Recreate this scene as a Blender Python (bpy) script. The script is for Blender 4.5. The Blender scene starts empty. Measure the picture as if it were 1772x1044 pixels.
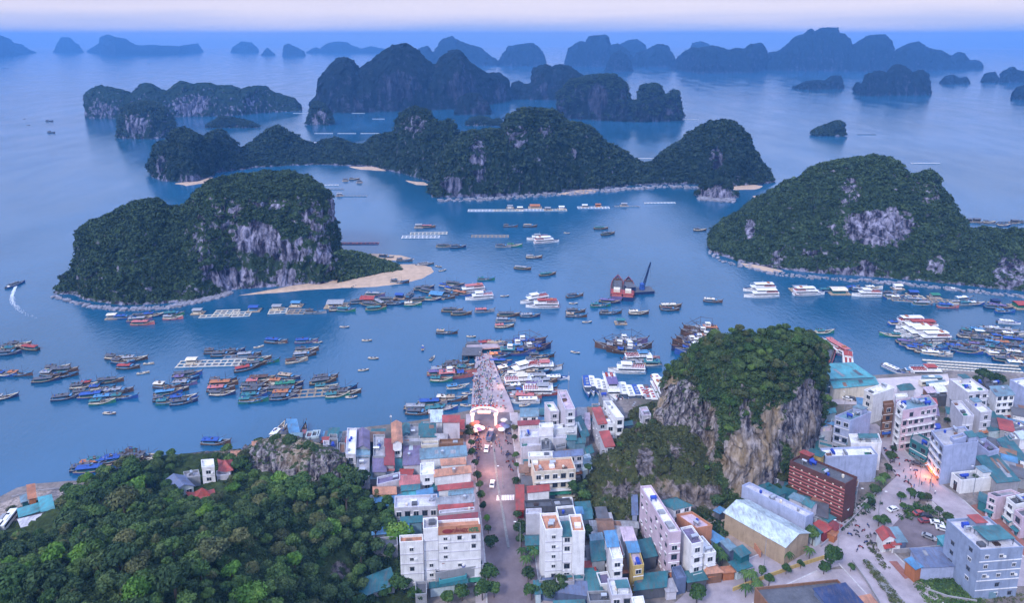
import bpy, math, random
import numpy as np
from mathutils import Vector
R = random.Random(7)
rad = math.radians
sc = bpy.context.scene
COL = sc.collection

# ------------------------------------------------------------------ camera
CAM_H, F, PITCH = 175.0, 1181.0, rad(11.0)      # drone height (m), focal length in photo pixels, tilt
PCX, PCY = 886.0, 62.0 + 1181.0 * math.tan(rad(11.0))
cam = bpy.data.cameras.new('camera'); cam_o = bpy.data.objects.new('camera', cam); COL.objects.link(cam_o)
cam_o.location = (0, 0, CAM_H); cam_o.rotation_euler = (rad(90) - PITCH, 0, 0)
cam.lens = 36.0 * F / 1772.0; cam.sensor_width = 36; cam.shift_y = -(522 - PCY) / 1772.0
cam.clip_start = 1; cam.clip_end = 60000
sc.camera = cam_o

# ------------------------------------------------------------------ sky, sun, exposure
SUN_EL, SUN_AZ = rad(42), rad(215)              # azimuth from +Y towards +X: a veiled sun behind the camera
w = bpy.data.worlds.new('World'); sc.world = w; w.use_nodes = True
nt = w.node_tree; N = nt.nodes; L = nt.links; N.clear()
wo = N.new('ShaderNodeOutputWorld'); bg = N.new('ShaderNodeBackground')
sky = N.new('ShaderNodeTexSky'); sky.sky_type = 'NISHITA'; sky.sun_disc = False
sky.sun_elevation = SUN_EL; sky.sun_rotation = SUN_AZ; sky.air_density = 1.4; sky.dust_density = 2.0
tc = N.new('ShaderNodeTexCoord'); sx = N.new('ShaderNodeSeparateXYZ'); L.new(tc.outputs['Generated'], sx.inputs[0])
mp = N.new('ShaderNodeMapping'); mp.inputs['Scale'].default_value = (1.2, 1.2, 22); L.new(tc.outputs['Generated'], mp.inputs[0])
nz = N.new('ShaderNodeTexNoise'); nz.inputs['Scale'].default_value = 2.2; nz.inputs['Detail'].default_value = 5; L.new(mp.outputs[0], nz.inputs[0])
ad = N.new('ShaderNodeMath'); ad.operation = 'MULTIPLY_ADD'; L.new(nz.outputs[0], ad.inputs[0]); ad.inputs[1].default_value = 0.068; L.new(sx.outputs[2], ad.inputs[2])
cr = N.new('ShaderNodeValToRGB'); L.new(ad.outputs[0], cr.inputs[0])
CL = [(0.0, (.42, .52, .87)), (0.034, (.46, .55, .88)), (0.052, (.66, .67, .91)), (0.070, (.84, .79, .94)), (0.088, (.74, .71, .90)), (0.11, (.60, .61, .87)), (0.17, (.66, .70, .97)), (0.30, (.74, .86, 1.32)), (1.0, (1.02, 1.26, 2.14))]
el = cr.color_ramp.elements
el[0].position, el[0].color = CL[0][0], CL[0][1] + (1,)
el[1].position, el[1].color = CL[-1][0], CL[-1][1] + (1,)
for p, c in CL[1:-1]:
    e = el.new(p); e.color = c + (1,)
sc10 = N.new('ShaderNodeVectorMath'); sc10.operation = 'SCALE'; L.new(cr.outputs[0], sc10.inputs[0]); sc10.inputs['Scale'].default_value = 8.0
mx = N.new('ShaderNodeMix'); mx.data_type = 'RGBA'; mx.inputs[0].default_value = 0.88   # thin overcast over the clear sky
L.new(sky.outputs[0], mx.inputs[6]); L.new(sc10.outputs[0], mx.inputs[7])
L.new(mx.outputs[2], bg.inputs[0]); bg.inputs[1].default_value = 0.078
L.new(bg.outputs[0], wo.inputs[0])
sun = bpy.data.lights.new('sun', 'SUN'); sun.energy = 1.5; sun.angle = rad(11); sun.color = (1.0, .95, .96)
sun_o = bpy.data.objects.new('sun', sun); COL.objects.link(sun_o)
sd = Vector((math.sin(SUN_AZ) * math.cos(SUN_EL), math.cos(SUN_AZ) * math.cos(SUN_EL), math.sin(SUN_EL)))
sun_o.rotation_euler = sd.to_track_quat('Z', 'Y').to_euler()
vs = sc.view_settings; vs.view_transform = 'Standard'; vs.look = 'None'; vs.exposure = 0.85; vs.gamma = 1.0
sc.cycles.max_bounces = 5; sc.cycles.diffuse_bounces = 2; sc.cycles.glossy_bounces = 2; sc.cycles.volume_bounces = 0
sc.cycles.use_denoising = True

# ------------------------------------------------------------------ pixel <-> ground
CP, SP = math.cos(PITCH), math.sin(PITCH)
def ray(px, py):
    xc, yc = (px - PCX) / F, -(py - PCY) / F
    return (xc, CP + yc * SP, -SP + yc * CP)
def P(px, py, z=0.0):                            # where the sight line of a photo pixel meets the level z
    d = ray(px, py); t = (z - CAM_H) / d[2]
    return (d[0] * t, d[1] * t, z)
def PY(px, py, Y):                               # ... or the depth Y
    d = ray(px, py); t = Y / d[1]
    return (d[0] * t, Y, CAM_H + d[2] * t)
def proj(v):                                     # (n,3) world -> photo pixels
    v = np.asarray(v, float).reshape(-1, 3); dz = v[:, 2] - CAM_H
    zc = v[:, 1] * CP - dz * SP; yc = v[:, 1] * SP + dz * CP
    return np.stack([PCX + F * v[:, 0] / zc, PCY - F * yc / zc], 1)

# ------------------------------------------------------------------ noise
def _h(i, j, k, s):
    n = (i * 374761393 + j * 668265263 + k * 2147483647 + s * 974634777) & 0xffffffff
    n = ((n ^ (n >> 13)) * 1274126177) & 0xffffffff
    return ((n ^ (n >> 16)) & 0xffff) / 65535.0
def vnoise(p, s=0):
    p = np.asarray(p, float); f = np.floor(p); i = f.astype(np.int64); f = p - f; u = f * f * (3 - 2 * f)
    o = 0
    for a in (0, 1):
        for b in (0, 1):
            for c in (0, 1):
                wgt = (u[:, 0] if a else 1 - u[:, 0]) * (u[:, 1] if b else 1 - u[:, 1]) * (u[:, 2] if c else 1 - u[:, 2])
                o = o + wgt * _h(i[:, 0] + a, i[:, 1] + b, i[:, 2] + c, s)
    return o * 2 - 1
def fbm(p, scale, octv=4, s=0, gain=.5):
    p = np.asarray(p, float) / scale; o = 0; a = 1; t = 0
    for k in range(octv):
        o = o + a * vnoise(p, s + k * 7); t += a; a *= gain; p = p * 2.03 + 11.3
    return o / t

# ------------------------------------------------------------------ materials
MATS = {}
def mat(name, color, rough=.8, metal=0.0, var=0.0, vscale=1.0, emit=None, es=0.0, spec=.3):
    if name in MATS: return MATS[name]
    m = bpy.data.materials.new(name); m.use_nodes = True; nt = m.node_tree; b = nt.nodes['Principled BSDF']
    b.inputs['Base Color'].default_value = tuple(color) + (1,); b.inputs['Roughness'].default_value = rough
    b.inputs['Metallic'].default_value = metal; b.inputs['Specular IOR Level'].default_value = spec
    if emit: b.inputs['Emission Color'].default_value = tuple(emit) + (1,); b.inputs['Emission Strength'].default_value = es
    if var:
        n = nt.nodes.new('ShaderNodeTexNoise'); n.inputs['Scale'].default_value = vscale; n.inputs['Detail'].default_value = 6; n.inputs['Roughness'].default_value = .65
        g = nt.nodes.new('ShaderNodeNewGeometry'); nt.links.new(g.outputs['Position'], n.inputs[0])
        r = nt.nodes.new('ShaderNodeValToRGB'); e = r.color_ramp.elements; e[0].position, e[1].position = .3, .7
        e[0].color = tuple(c * (1 - var) for c in color) + (1,); e[1].color = tuple(min(1, c * (1 + var * .7)) for c in color) + (1,)
        nt.links.new(n.outputs[0], r.inputs[0]); nt.links.new(r.outputs[0], b.inputs['Base Color'])
    MATS[name] = m; return m
class NB:                                        # small node builder
    def __init__(s, name):
        s.m = bpy.data.materials.new(name); s.m.use_nodes = True; s.t = s.m.node_tree; s.b = s.t.nodes['Principled BSDF']; MATS[name] = s.m
        s.pos = s.n('ShaderNodeNewGeometry')
    def n(s, t, **k):
        o = s.t.nodes.new(t)
        for a, v in k.items(): setattr(o, a, v)
        return o
    def l(s, a, b): s.t.links.new(a, b)
    def noise(s, scale, detail=5, rough=.6, stretch=None, vec=None):
        n = s.n('ShaderNodeTexNoise'); n.inputs['Scale'].default_value = scale; n.inputs['Detail'].default_value = detail; n.inputs['Roughness'].default_value = rough
        v = vec or s.pos.outputs['Position']
        if stretch:
            mp = s.n('ShaderNodeMapping'); mp.inputs['Scale'].default_value = stretch; s.l(v, mp.inputs[0]); v = mp.outputs[0]
        s.l(v, n.inputs[0]); return n.outputs[0]
    def ramp(s, fac, stops):
        r = s.n('ShaderNodeValToRGB'); s.l(fac, r.inputs[0]); e = r.color_ramp.elements
        for i, (p, c) in enumerate(stops):
            x = e[i] if i < 2 else e.new(p)
            x.position = p; x.color = (tuple(c) + (1,)) if not isinstance(c, (int, float)) else (c, c, c, 1)
        return r.outputs[0]
    def mix(s, f, a, b):
        m = s.n('ShaderNodeMix', data_type='RGBA')
        for sock, v in ((m.inputs[0], f), (m.inputs[6], a), (m.inputs[7], b)):
            if isinstance(v, (int, float)): sock.default_value = v
            elif isinstance(v, tuple): sock.default_value = v + (1,)
            else: s.l(v, sock)
        return m.outputs[2]
    def math(s, op, a, b=None, c=None, clamp=False):
        m = s.n('ShaderNodeMath', operation=op, use_clamp=clamp)
        for i, v in enumerate((a, b, c)):
            if v is None: continue
            if isinstance(v, (int, float)): m.inputs[i].default_value = v
            else: s.l(v, m.inputs[i])
        return m.outputs[0]
    def bump(s, h, dist, strength=1.0):
        b = s.n('ShaderNodeBump'); b.inputs['Distance'].default_value = dist; b.inputs['Strength'].default_value = strength
        s.l(h, b.inputs['Height']); s.l(b.outputs[0], s.b.inputs['Normal'])

# ------------------------------------------------------------------ objects
def tag(o, label=None, cat=None, group=None, kind=None):
    for k, v in (('label', label), ('category', cat), ('group', group), ('kind', kind)):
        if v: o[k] = v
    return o
def link(name, me, parent=None, loc=None, rz=None):
    o = bpy.data.objects.new(name, me); COL.objects.link(o)
    if parent: o.parent = parent
    if loc is not None: o.location = loc
    if rz is not None: o.rotation_euler = (0, 0, rz)
    return o
def np_mesh(name, verts, faces, mats, midx=None, smooth=False, attrs=None):
    verts = np.asarray(verts, np.float32); faces = np.asarray(faces, np.int32); k = faces.shape[1]
    me = bpy.data.meshes.new(name); me.vertices.add(len(verts)); me.vertices.foreach_set('co', verts.ravel())
    me.loops.add(faces.size); me.loops.foreach_set('vertex_index', faces.ravel())
    me.polygons.add(len(faces)); me.polygons.foreach_set('loop_start', np.arange(0, faces.size, k, dtype=np.int32))
    me.polygons.foreach_set('loop_total', np.full(len(faces), k, np.int32))
    for m in mats: me.materials.append(m)
    if midx is not None: me.polygons.foreach_set('material_index', np.asarray(midx, np.int32))
    me.polygons.foreach_set('use_smooth', np.full(len(faces), smooth))
    me.update()
    for an, (dom, vals) in (attrs or {}).items():
        a = me.attributes.new(an, 'FLOAT', dom); a.data.foreach_set('value', np.asarray(vals, np.float32))
    return me
class MB:                                        # collects shapes into one mesh
    def __init__(s): s.v = []; s.f = []; s.m = []
    def add(s, vs, fs, m=0):
        o = len(s.v); s.v += [tuple(v) for v in vs]; s.f += [tuple(i + o for i in f) for f in fs]; s.m += [m] * len(fs)
    def box(s, x0, y0, z0, x1, y1, z1, m=0):
        s.add([(x0, y0, z0), (x1, y0, z0), (x1, y1, z0), (x0, y1, z0), (x0, y0, z1), (x1, y0, z1), (x1, y1, z1), (x0, y1, z1)],
              [(0, 3, 2, 1), (4, 5, 6, 7), (0, 1, 5, 4), (1, 2, 6, 5), (2, 3, 7, 6), (3, 0, 4, 7)], m)
    def prism(s, poly, z0, z1, m=0, top=None):   # poly counter-clockwise
        n = len(poly); z0s = z0 if hasattr(z0, '__len__') else [z0] * n; z1s = z1 if hasattr(z1, '__len__') else [z1] * n
        s.add([(p[0], p[1], z0s[i]) for i, p in enumerate(poly)] + [(p[0], p[1], z1s[i]) for i, p in enumerate(poly)],
              [tuple(range(n - 1, -1, -1))] + [(i, (i + 1) % n, n + (i + 1) % n, n + i) for i in range(n)], m)
        s.add([(p[0], p[1], z1s[i]) for i, p in enumerate(poly)], [tuple(range(n))], m if top is None else top)
    def tube(s, a, b, r0, r1=None, n=6, m=0):
        r1 = r0 if r1 is None else r1; a, b = Vector(a), Vector(b); d = (b - a).normalized()
        u = d.orthogonal().normalized(); v = d.cross(u)
        ring = lambda c, r: [c + (u * math.cos(2 * math.pi * i / n) + v * math.sin(2 * math.pi * i / n)) * r for i in range(n)]
        s.add(ring(a, r0) + ring(b, r1), [(i, (i + 1) % n, n + (i + 1) % n, n + i) for i in range(n)] + [tuple(range(n - 1, -1, -1)), tuple(range(n, 2 * n))], m)
    def bar(s, a, b, w, h, m=0):                 # rectangular beam from a to b
        a, b = Vector(a), Vector(b); d = (b - a).normalized()
        side = Vector((-d.y, d.x, 0)); side = side.normalized() if side.length > .01 else Vector((1, 0, 0))
        up = d.cross(side) * -1 if d.cross(side).z < 0 else d.cross(side)
        c = [q + side * sx * w / 2 + up * sz * h / 2 for q in (a, b) for sx, sz in ((-1, -1), (1, -1), (1, 1), (-1, 1))]
        s.add(c, [(3, 2, 1, 0), (4, 5, 6, 7), (0, 1, 5, 4), (1, 2, 6, 5), (2, 3, 7, 6), (3, 0, 4, 7)], m)
    def lathe(s, c, prof, n=10, m=0):            # prof: (r, z)
        vs = []; fs = []
        for r, z in prof: vs += [(c[0] + r * math.cos(2 * math.pi * i / n), c[1] + r * math.sin(2 * math.pi * i / n), c[2] + z) for i in range(n)]
        for k in range(len(prof) - 1):
            for i in range(n): fs.append((k * n + i, k * n + (i + 1) % n, (k + 1) * n + (i + 1) % n, (k + 1) * n + i))
        fs.append(tuple(range(n - 1, -1, -1))); fs.append(tuple((len(prof) - 1) * n + i for i in range(n))); s.add(vs, fs, m)
    def mesh(s, name, mats, smooth=False):
        me = bpy.data.meshes.new(name); me.from_pydata(s.v, [], s.f)
        for m in (mats if isinstance(mats, (list, tuple)) else [mats]): me.materials.append(m)
        me.polygons.foreach_set('material_index', s.m)
        if smooth: me.polygons.foreach_set('use_smooth', [True] * len(s.f))
        me.update(); return me
    def obj(s, name, mats, parent=None, loc=None, rz=None, smooth=False): return link(name, s.mesh(name, mats, smooth), parent, loc, rz)
def copy_tree(o, parent=None):
    c = o.copy(); COL.objects.link(c); c.parent = parent
    for ch in KIDS.get(o.name, ()): copy_tree(ch, c)
    return c
KIDS = {}
def reg(o, p): KIDS.setdefault(p.name, []).append(o); return o
# ================================================================== water, haze
def water():
    b = NB('sea_water')
    big = b.noise(.004, 5, .55); mid = b.noise(.02, 5, .6, (1, .35, 1)); fine = b.noise(.35, 4, .6, (1, .55, 1)); rip = b.noise(1.3, 3, .6, (1, .5, 1))
    col = b.ramp(big, [(.35, (.007, .072, .135)), (.62, (.016, .108, .215))])
    b.l(col, b.b.inputs['Base Color']); b.b.inputs['IOR'].default_value = 1.68
    b.l(b.ramp(mid, [(.35, .07), (.65, .20)]), b.b.inputs['Roughness'])
    h = b.math('MULTIPLY_ADD', fine, 1.0, b.math('MULTIPLY', rip, .35))
    h = b.math('MULTIPLY', h, b.ramp(mid, [(.3, .25), (.65, 1.0)]))
    b.bump(h, .34, 1.0)
    mb = MB(); n = 96; r = 11000.0
    mb.add([(r * math.cos(2 * math.pi * i / n), r * math.sin(2 * math.pi * i / n), 0) for i in range(n)], [tuple(range(n))])
    tag(mb.obj('sea', b.m), kind='structure')
water()
def haze(density=.00015, color=(.15, .45, 1.0)):
    m = bpy.data.materials.new('haze_air'); m.use_nodes = True; t = m.node_tree; t.nodes.clear()
    o = t.nodes.new('ShaderNodeOutputMaterial'); v = t.nodes.new('ShaderNodeVolumePrincipled')
    v.inputs['Color'].default_value = color + (1,); v.inputs['Density'].default_value = density; v.inputs['Anisotropy'].default_value = 0.0
    t.links.new(v.outputs[0], o.inputs['Volume'])
    mb = MB(); mb.box(-11100, -11100, -1, 11100, 11100, 228)
    tag(mb.obj('haze', m), kind='stuff')
haze()

# ================================================================== hills and islands
def terrain_mat(name, green, rockc, dark, ochre=0.0, sc_=1.0, streak=1.0):
    b = NB(name); at = b.n('ShaderNodeAttribute', attribute_name='rock')
    n1 = b.noise(.25 * sc_, 6, .65); n2 = b.noise(.06 * sc_, 4, .6)
    g = b.ramp(n1, [(.3, tuple(c * .45 for c in green)), (.55, green), (.78, tuple(c * 1.9 for c in green))])
    st = b.noise(.30 * sc_, 7, .68, (1, 1, .16)); st2 = b.noise(1.1 * sc_, 5, .6, (1, 1, .3))
    r = b.ramp(st, [(.40, dark), (.52, tuple(c * .45 for c in rockc)), (.64, rockc), (.8, tuple(min(1, c * 1.4) for c in rockc))])
    r = b.mix(b.math('MULTIPLY', b.ramp(st2, [(.35, 0.0), (.6, 1.0)]), .5), tuple(c * .6 for c in dark), r)
    r = b.mix(.62, r, b.ramp(st, [(.42, dark), (.53, tuple(c * .5 for c in rockc)), (.68, rockc)]))
    if ochre: r = b.mix(b.math('MULTIPLY', b.ramp(b.noise(.045, 3, .6, (1, 1, .5)), [(.5, 0.0), (.62, 1.0)]), ochre), r, (.40, .29, .15))
    f = b.math('ADD', at.outputs['Fac'], b.math('MULTIPLY', b.math('SUBTRACT', n1, .5), 1.6))
    f = b.ramp(f, [(.42, 0.0), (.58, 1.0)])
    b.l(b.mix(f, g, r), b.b.inputs['Base Color']); b.b.inputs['Roughness'].default_value = .95; b.b.inputs['Specular IOR Level'].default_value = .1
    hh = b.math('ADD', b.math('MULTIPLY', st, 1.0), b.math('MULTIPLY', n1, .8)); b.bump(hh, 2.2 / sc_, .9)
    return b.m
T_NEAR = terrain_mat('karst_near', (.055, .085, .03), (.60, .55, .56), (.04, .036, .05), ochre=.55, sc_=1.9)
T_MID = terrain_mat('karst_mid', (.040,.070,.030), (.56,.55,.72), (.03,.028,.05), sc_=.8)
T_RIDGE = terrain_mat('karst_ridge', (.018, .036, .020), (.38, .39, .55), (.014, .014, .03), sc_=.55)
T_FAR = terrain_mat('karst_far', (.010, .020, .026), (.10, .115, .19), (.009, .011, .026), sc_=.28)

def resample(pts, n):                            # along x, evenly by arc length
    p = np.array(pts, float); d = np.r_[0, np.cumsum(np.hypot(*(np.diff(p[:, :2], axis=0).T)))]
    t = np.linspace(0, d[-1], n); return np.stack([np.interp(t, d, p[:, i]) for i in range(p.shape[1])], 1)
LAND = []                                        # (verts, faces, rock, mesh object) kept for planting
def finish(name, V, nu, nv, m, rough, patches=(), slope=(.35, .62), seed=0, zmin=None, rockbase=0.0, small=1.0):
    V = V.reshape(-1, 3); sc0 = rough
    hmask = np.clip(V[:, 2] / (sc0 * .7 + 1e-6), 0, 1)[:, None]
    d = np.stack([fbm(V, sc0 * 5, 5, seed + k * 31, .55) for k in range(3)], 1)
    stre = V * np.array([1, 1, .22]); d2 = np.stack([(.5 - 2.0 * np.abs(fbm(stre, sc0 * 1.8, 3, seed + 101 + k * 13))) for k in range(3)], 1)
    d3 = np.stack([fbm(V, sc0 * .6, 3, seed + 201 + k * 13) for k in range(3)], 1)
    V = V + d * sc0 * np.array([1.3, 1.3, .75]) * (.35 + .65 * hmask) + d2 * sc0 * .85 * np.array([1, 1, .45]) * hmask + d3 * sc0 * .42 * small * hmask
    i = np.arange((nu - 1) * (nv - 1)); r, c = i // (nu - 1), i % (nu - 1); a = r * nu + c
    Fc = np.stack([a, a + 1, a + nu + 1, a + nu], 1)
    e1 = V[Fc[:, 2]] - V[Fc[:, 0]]; e2 = V[Fc[:, 3]] - V[Fc[:, 1]]; nn = np.cross(e1, e2); nl = np.linalg.norm(nn, axis=1) + 1e-9; nz_ = np.abs(nn[:, 2]) / nl
    steep = np.zeros(len(V)); cnt = np.zeros(len(V)) + 1e-6
    for k in range(4): np.add.at(steep, Fc[:, k], 1 - nz_); np.add.at(cnt, Fc[:, k], 1)
    steep /= cnt; rock = np.clip((steep - slope[0]) / (slope[1] - slope[0]), 0, 1) * .42 + rockbase
    q = proj(V)
    for (x, y, rx, ry, s) in patches:
        g = 1 - ((q[:, 0] - x) / rx) ** 2 - ((q[:, 1] - y) / ry) ** 2
        rock = rock + s * np.clip(g * 1.6, 0, 1)
    rock = np.where(V[:, 2] < sc0 * .35, np.maximum(rock, .55), rock)      # bare rim above the water
    me = np_mesh(name, V, Fc, [m], smooth=True, attrs={'rock': ('POINT', np.clip(rock, -.5, 1.2))})
    o = tag(link(name, me), kind='structure')
    LAND.append((V, Fc, np.clip(rock, -1, 1.2), o)); return o
def island(sky_, base, thick, back=None, m=None, steep=3.0, nu=160, nf=44, nb=14, rough=6, patches=(), seed=0, z0=-1.0, name='karst_island', **kw):
    """skyline pixels over a shore line: each column rises from its shore point to a crest `thick` metres behind it"""
    S = resample(sky_, nu); B = np.array(base, float); bx = np.clip(S[:, 0], B[0, 0], B[-1, 0]); by = np.interp(bx, B[:, 0], B[:, 1])
    n_ = len(S); endf = np.sin(np.linspace(0, 1, n_) * math.pi) ** .35
    rows_f = []; crest = []
    st = np.interp(S[:, 0], *zip(*steep)) if hasattr(steep, '__len__') else np.full(n_, steep)
    for i in range(n_):
        b0 = P(bx[i], by[i], z0); th = thick * (.25 + .75 * endf[i])
        wp = P(S[i, 0], max(min(S[i, 1], by[i] - .5), 66), z0)[1]; th = min(th, .5 * (wp - b0[1])) if wp > b0[1] else th
        c = PY(S[i, 0], min(S[i, 1], by[i] - .5), b0[1] + th)
        if c[2] < .5: c = (c[0], c[1], .5)
        crest.append((b0, c, th, st[i]))
    V = []
    for t in np.linspace(0, 1, nf):
        for (b0, c, th, s) in crest:
            zz = 1 - (1 - t) ** s; V.append((b0[0] + (c[0] - b0[0]) * t, b0[1] + (c[1] - b0[1]) * t, b0[2] + (c[2] - b0[2]) * zz))
    bk = back or thick
    for t in np.linspace(0, 1, nb + 1)[1:]:
        for (b0, c, th, s) in crest:
            zz = (1 - t ** 2.2); k = c[0] / c[1]; Yb = c[1] + bk * th / thick * t
            V.append((c[0] + k * (Yb - c[1]) * .6, Yb, z0 + (c[2] - z0) * zz))
    return finish(name, np.array(V, float), nu, nf + nb, m or T_FAR, rough, patches, seed=seed, **kw)

def far(sky_, base, thick=150, seed=0, rough=14, nu=120, **k):
    if not hasattr(base, '__len__'): base = [(sky_[0][0], base), (sky_[-1][0], base)]
    return island(sky_, base, thick, m=T_FAR, steep=3.2, nu=nu, nf=24, nb=8, rough=rough, seed=seed, **k)
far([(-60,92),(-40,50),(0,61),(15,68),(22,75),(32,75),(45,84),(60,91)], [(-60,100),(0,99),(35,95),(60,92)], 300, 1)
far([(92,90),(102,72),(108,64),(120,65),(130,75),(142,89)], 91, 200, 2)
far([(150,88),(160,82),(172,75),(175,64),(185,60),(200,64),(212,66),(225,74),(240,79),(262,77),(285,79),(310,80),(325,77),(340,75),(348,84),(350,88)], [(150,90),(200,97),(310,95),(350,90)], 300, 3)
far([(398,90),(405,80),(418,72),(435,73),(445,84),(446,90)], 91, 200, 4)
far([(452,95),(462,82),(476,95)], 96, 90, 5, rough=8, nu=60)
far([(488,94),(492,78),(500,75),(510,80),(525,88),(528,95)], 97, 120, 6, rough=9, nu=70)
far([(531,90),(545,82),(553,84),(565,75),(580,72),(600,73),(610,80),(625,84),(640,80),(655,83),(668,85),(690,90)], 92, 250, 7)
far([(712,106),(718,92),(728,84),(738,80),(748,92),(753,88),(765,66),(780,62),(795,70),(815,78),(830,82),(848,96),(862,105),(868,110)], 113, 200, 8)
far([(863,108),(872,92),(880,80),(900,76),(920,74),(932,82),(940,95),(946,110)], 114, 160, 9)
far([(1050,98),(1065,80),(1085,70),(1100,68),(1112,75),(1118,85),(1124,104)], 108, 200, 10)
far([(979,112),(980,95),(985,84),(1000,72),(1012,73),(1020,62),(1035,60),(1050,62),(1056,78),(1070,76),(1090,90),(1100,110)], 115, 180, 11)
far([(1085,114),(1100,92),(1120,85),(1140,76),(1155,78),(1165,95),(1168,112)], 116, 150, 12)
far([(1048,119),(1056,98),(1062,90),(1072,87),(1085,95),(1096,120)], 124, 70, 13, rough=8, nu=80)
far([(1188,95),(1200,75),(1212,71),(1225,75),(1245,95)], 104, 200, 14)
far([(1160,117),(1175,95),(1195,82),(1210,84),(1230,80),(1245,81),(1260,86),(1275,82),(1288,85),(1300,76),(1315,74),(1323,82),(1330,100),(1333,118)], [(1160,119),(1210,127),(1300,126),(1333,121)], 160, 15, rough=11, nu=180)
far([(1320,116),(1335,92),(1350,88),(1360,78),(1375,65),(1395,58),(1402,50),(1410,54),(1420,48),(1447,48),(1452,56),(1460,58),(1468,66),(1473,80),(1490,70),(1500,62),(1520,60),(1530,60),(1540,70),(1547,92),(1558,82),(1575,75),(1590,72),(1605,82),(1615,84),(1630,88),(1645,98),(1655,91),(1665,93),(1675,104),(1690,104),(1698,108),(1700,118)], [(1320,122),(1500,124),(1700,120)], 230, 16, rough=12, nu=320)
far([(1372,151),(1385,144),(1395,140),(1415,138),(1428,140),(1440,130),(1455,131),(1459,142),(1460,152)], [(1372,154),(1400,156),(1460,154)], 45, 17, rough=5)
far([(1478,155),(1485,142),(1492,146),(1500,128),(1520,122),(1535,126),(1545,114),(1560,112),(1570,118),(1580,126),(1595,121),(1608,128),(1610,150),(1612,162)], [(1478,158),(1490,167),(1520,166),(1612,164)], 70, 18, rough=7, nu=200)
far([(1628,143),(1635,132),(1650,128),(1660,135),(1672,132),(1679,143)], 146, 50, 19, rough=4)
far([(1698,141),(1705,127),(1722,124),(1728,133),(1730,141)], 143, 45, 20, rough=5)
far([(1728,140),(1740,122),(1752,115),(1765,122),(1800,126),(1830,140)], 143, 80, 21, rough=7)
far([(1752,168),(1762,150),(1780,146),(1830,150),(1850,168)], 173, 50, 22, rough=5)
island([(1406,232),(1412,225),(1425,220),(1440,214),(1452,210),(1459,215),(1461,228),(1463,235)], [(1406,236),(1463,237)], 20, m=T_RIDGE, rough=2.2, seed=23, nu=90, nf=24)
# middle distance towers
def mid(sky_, base, thick, seed, **k):
    k.setdefault('rough', 8); k.setdefault('steep', 4.0); return island(sky_, base, thick, m=T_RIDGE if k.pop('near', 0) else T_FAR, seed=seed, **k)
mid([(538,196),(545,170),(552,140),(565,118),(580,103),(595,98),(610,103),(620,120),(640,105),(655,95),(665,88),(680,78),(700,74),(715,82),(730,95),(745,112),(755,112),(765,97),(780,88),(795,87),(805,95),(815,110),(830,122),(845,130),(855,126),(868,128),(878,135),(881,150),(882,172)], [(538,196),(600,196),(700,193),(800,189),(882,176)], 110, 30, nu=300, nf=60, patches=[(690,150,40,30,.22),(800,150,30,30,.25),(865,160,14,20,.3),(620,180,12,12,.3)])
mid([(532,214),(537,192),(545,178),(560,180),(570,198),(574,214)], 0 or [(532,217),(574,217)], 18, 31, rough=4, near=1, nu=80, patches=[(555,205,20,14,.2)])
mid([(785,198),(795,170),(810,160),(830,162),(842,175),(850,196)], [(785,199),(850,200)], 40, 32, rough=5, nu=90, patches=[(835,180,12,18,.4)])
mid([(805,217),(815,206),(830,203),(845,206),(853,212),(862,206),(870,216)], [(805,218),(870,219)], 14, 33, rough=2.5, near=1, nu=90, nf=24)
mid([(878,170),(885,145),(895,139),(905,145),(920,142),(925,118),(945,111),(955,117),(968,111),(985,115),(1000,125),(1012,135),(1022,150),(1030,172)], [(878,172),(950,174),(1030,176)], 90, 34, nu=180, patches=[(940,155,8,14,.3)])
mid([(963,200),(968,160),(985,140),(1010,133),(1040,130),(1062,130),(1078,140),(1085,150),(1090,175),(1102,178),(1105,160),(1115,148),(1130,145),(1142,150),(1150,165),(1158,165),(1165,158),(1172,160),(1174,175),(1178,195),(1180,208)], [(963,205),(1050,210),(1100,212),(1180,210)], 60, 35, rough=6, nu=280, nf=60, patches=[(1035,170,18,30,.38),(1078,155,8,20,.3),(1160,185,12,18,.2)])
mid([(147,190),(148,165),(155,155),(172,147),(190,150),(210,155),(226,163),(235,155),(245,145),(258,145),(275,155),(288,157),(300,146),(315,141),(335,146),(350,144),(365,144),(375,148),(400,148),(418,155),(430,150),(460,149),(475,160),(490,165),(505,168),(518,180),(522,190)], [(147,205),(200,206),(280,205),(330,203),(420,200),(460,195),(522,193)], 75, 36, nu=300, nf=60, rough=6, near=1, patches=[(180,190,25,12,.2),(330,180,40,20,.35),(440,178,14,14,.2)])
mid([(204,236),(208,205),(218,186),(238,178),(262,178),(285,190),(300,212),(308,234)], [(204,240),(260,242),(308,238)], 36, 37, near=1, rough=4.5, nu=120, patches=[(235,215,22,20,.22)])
mid([(355,221),(370,210),(385,203),(400,205),(430,212),(448,219)], [(355,222),(448,222)], 18, 38, near=1, rough=2.5, nu=100, nf=24)
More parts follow.
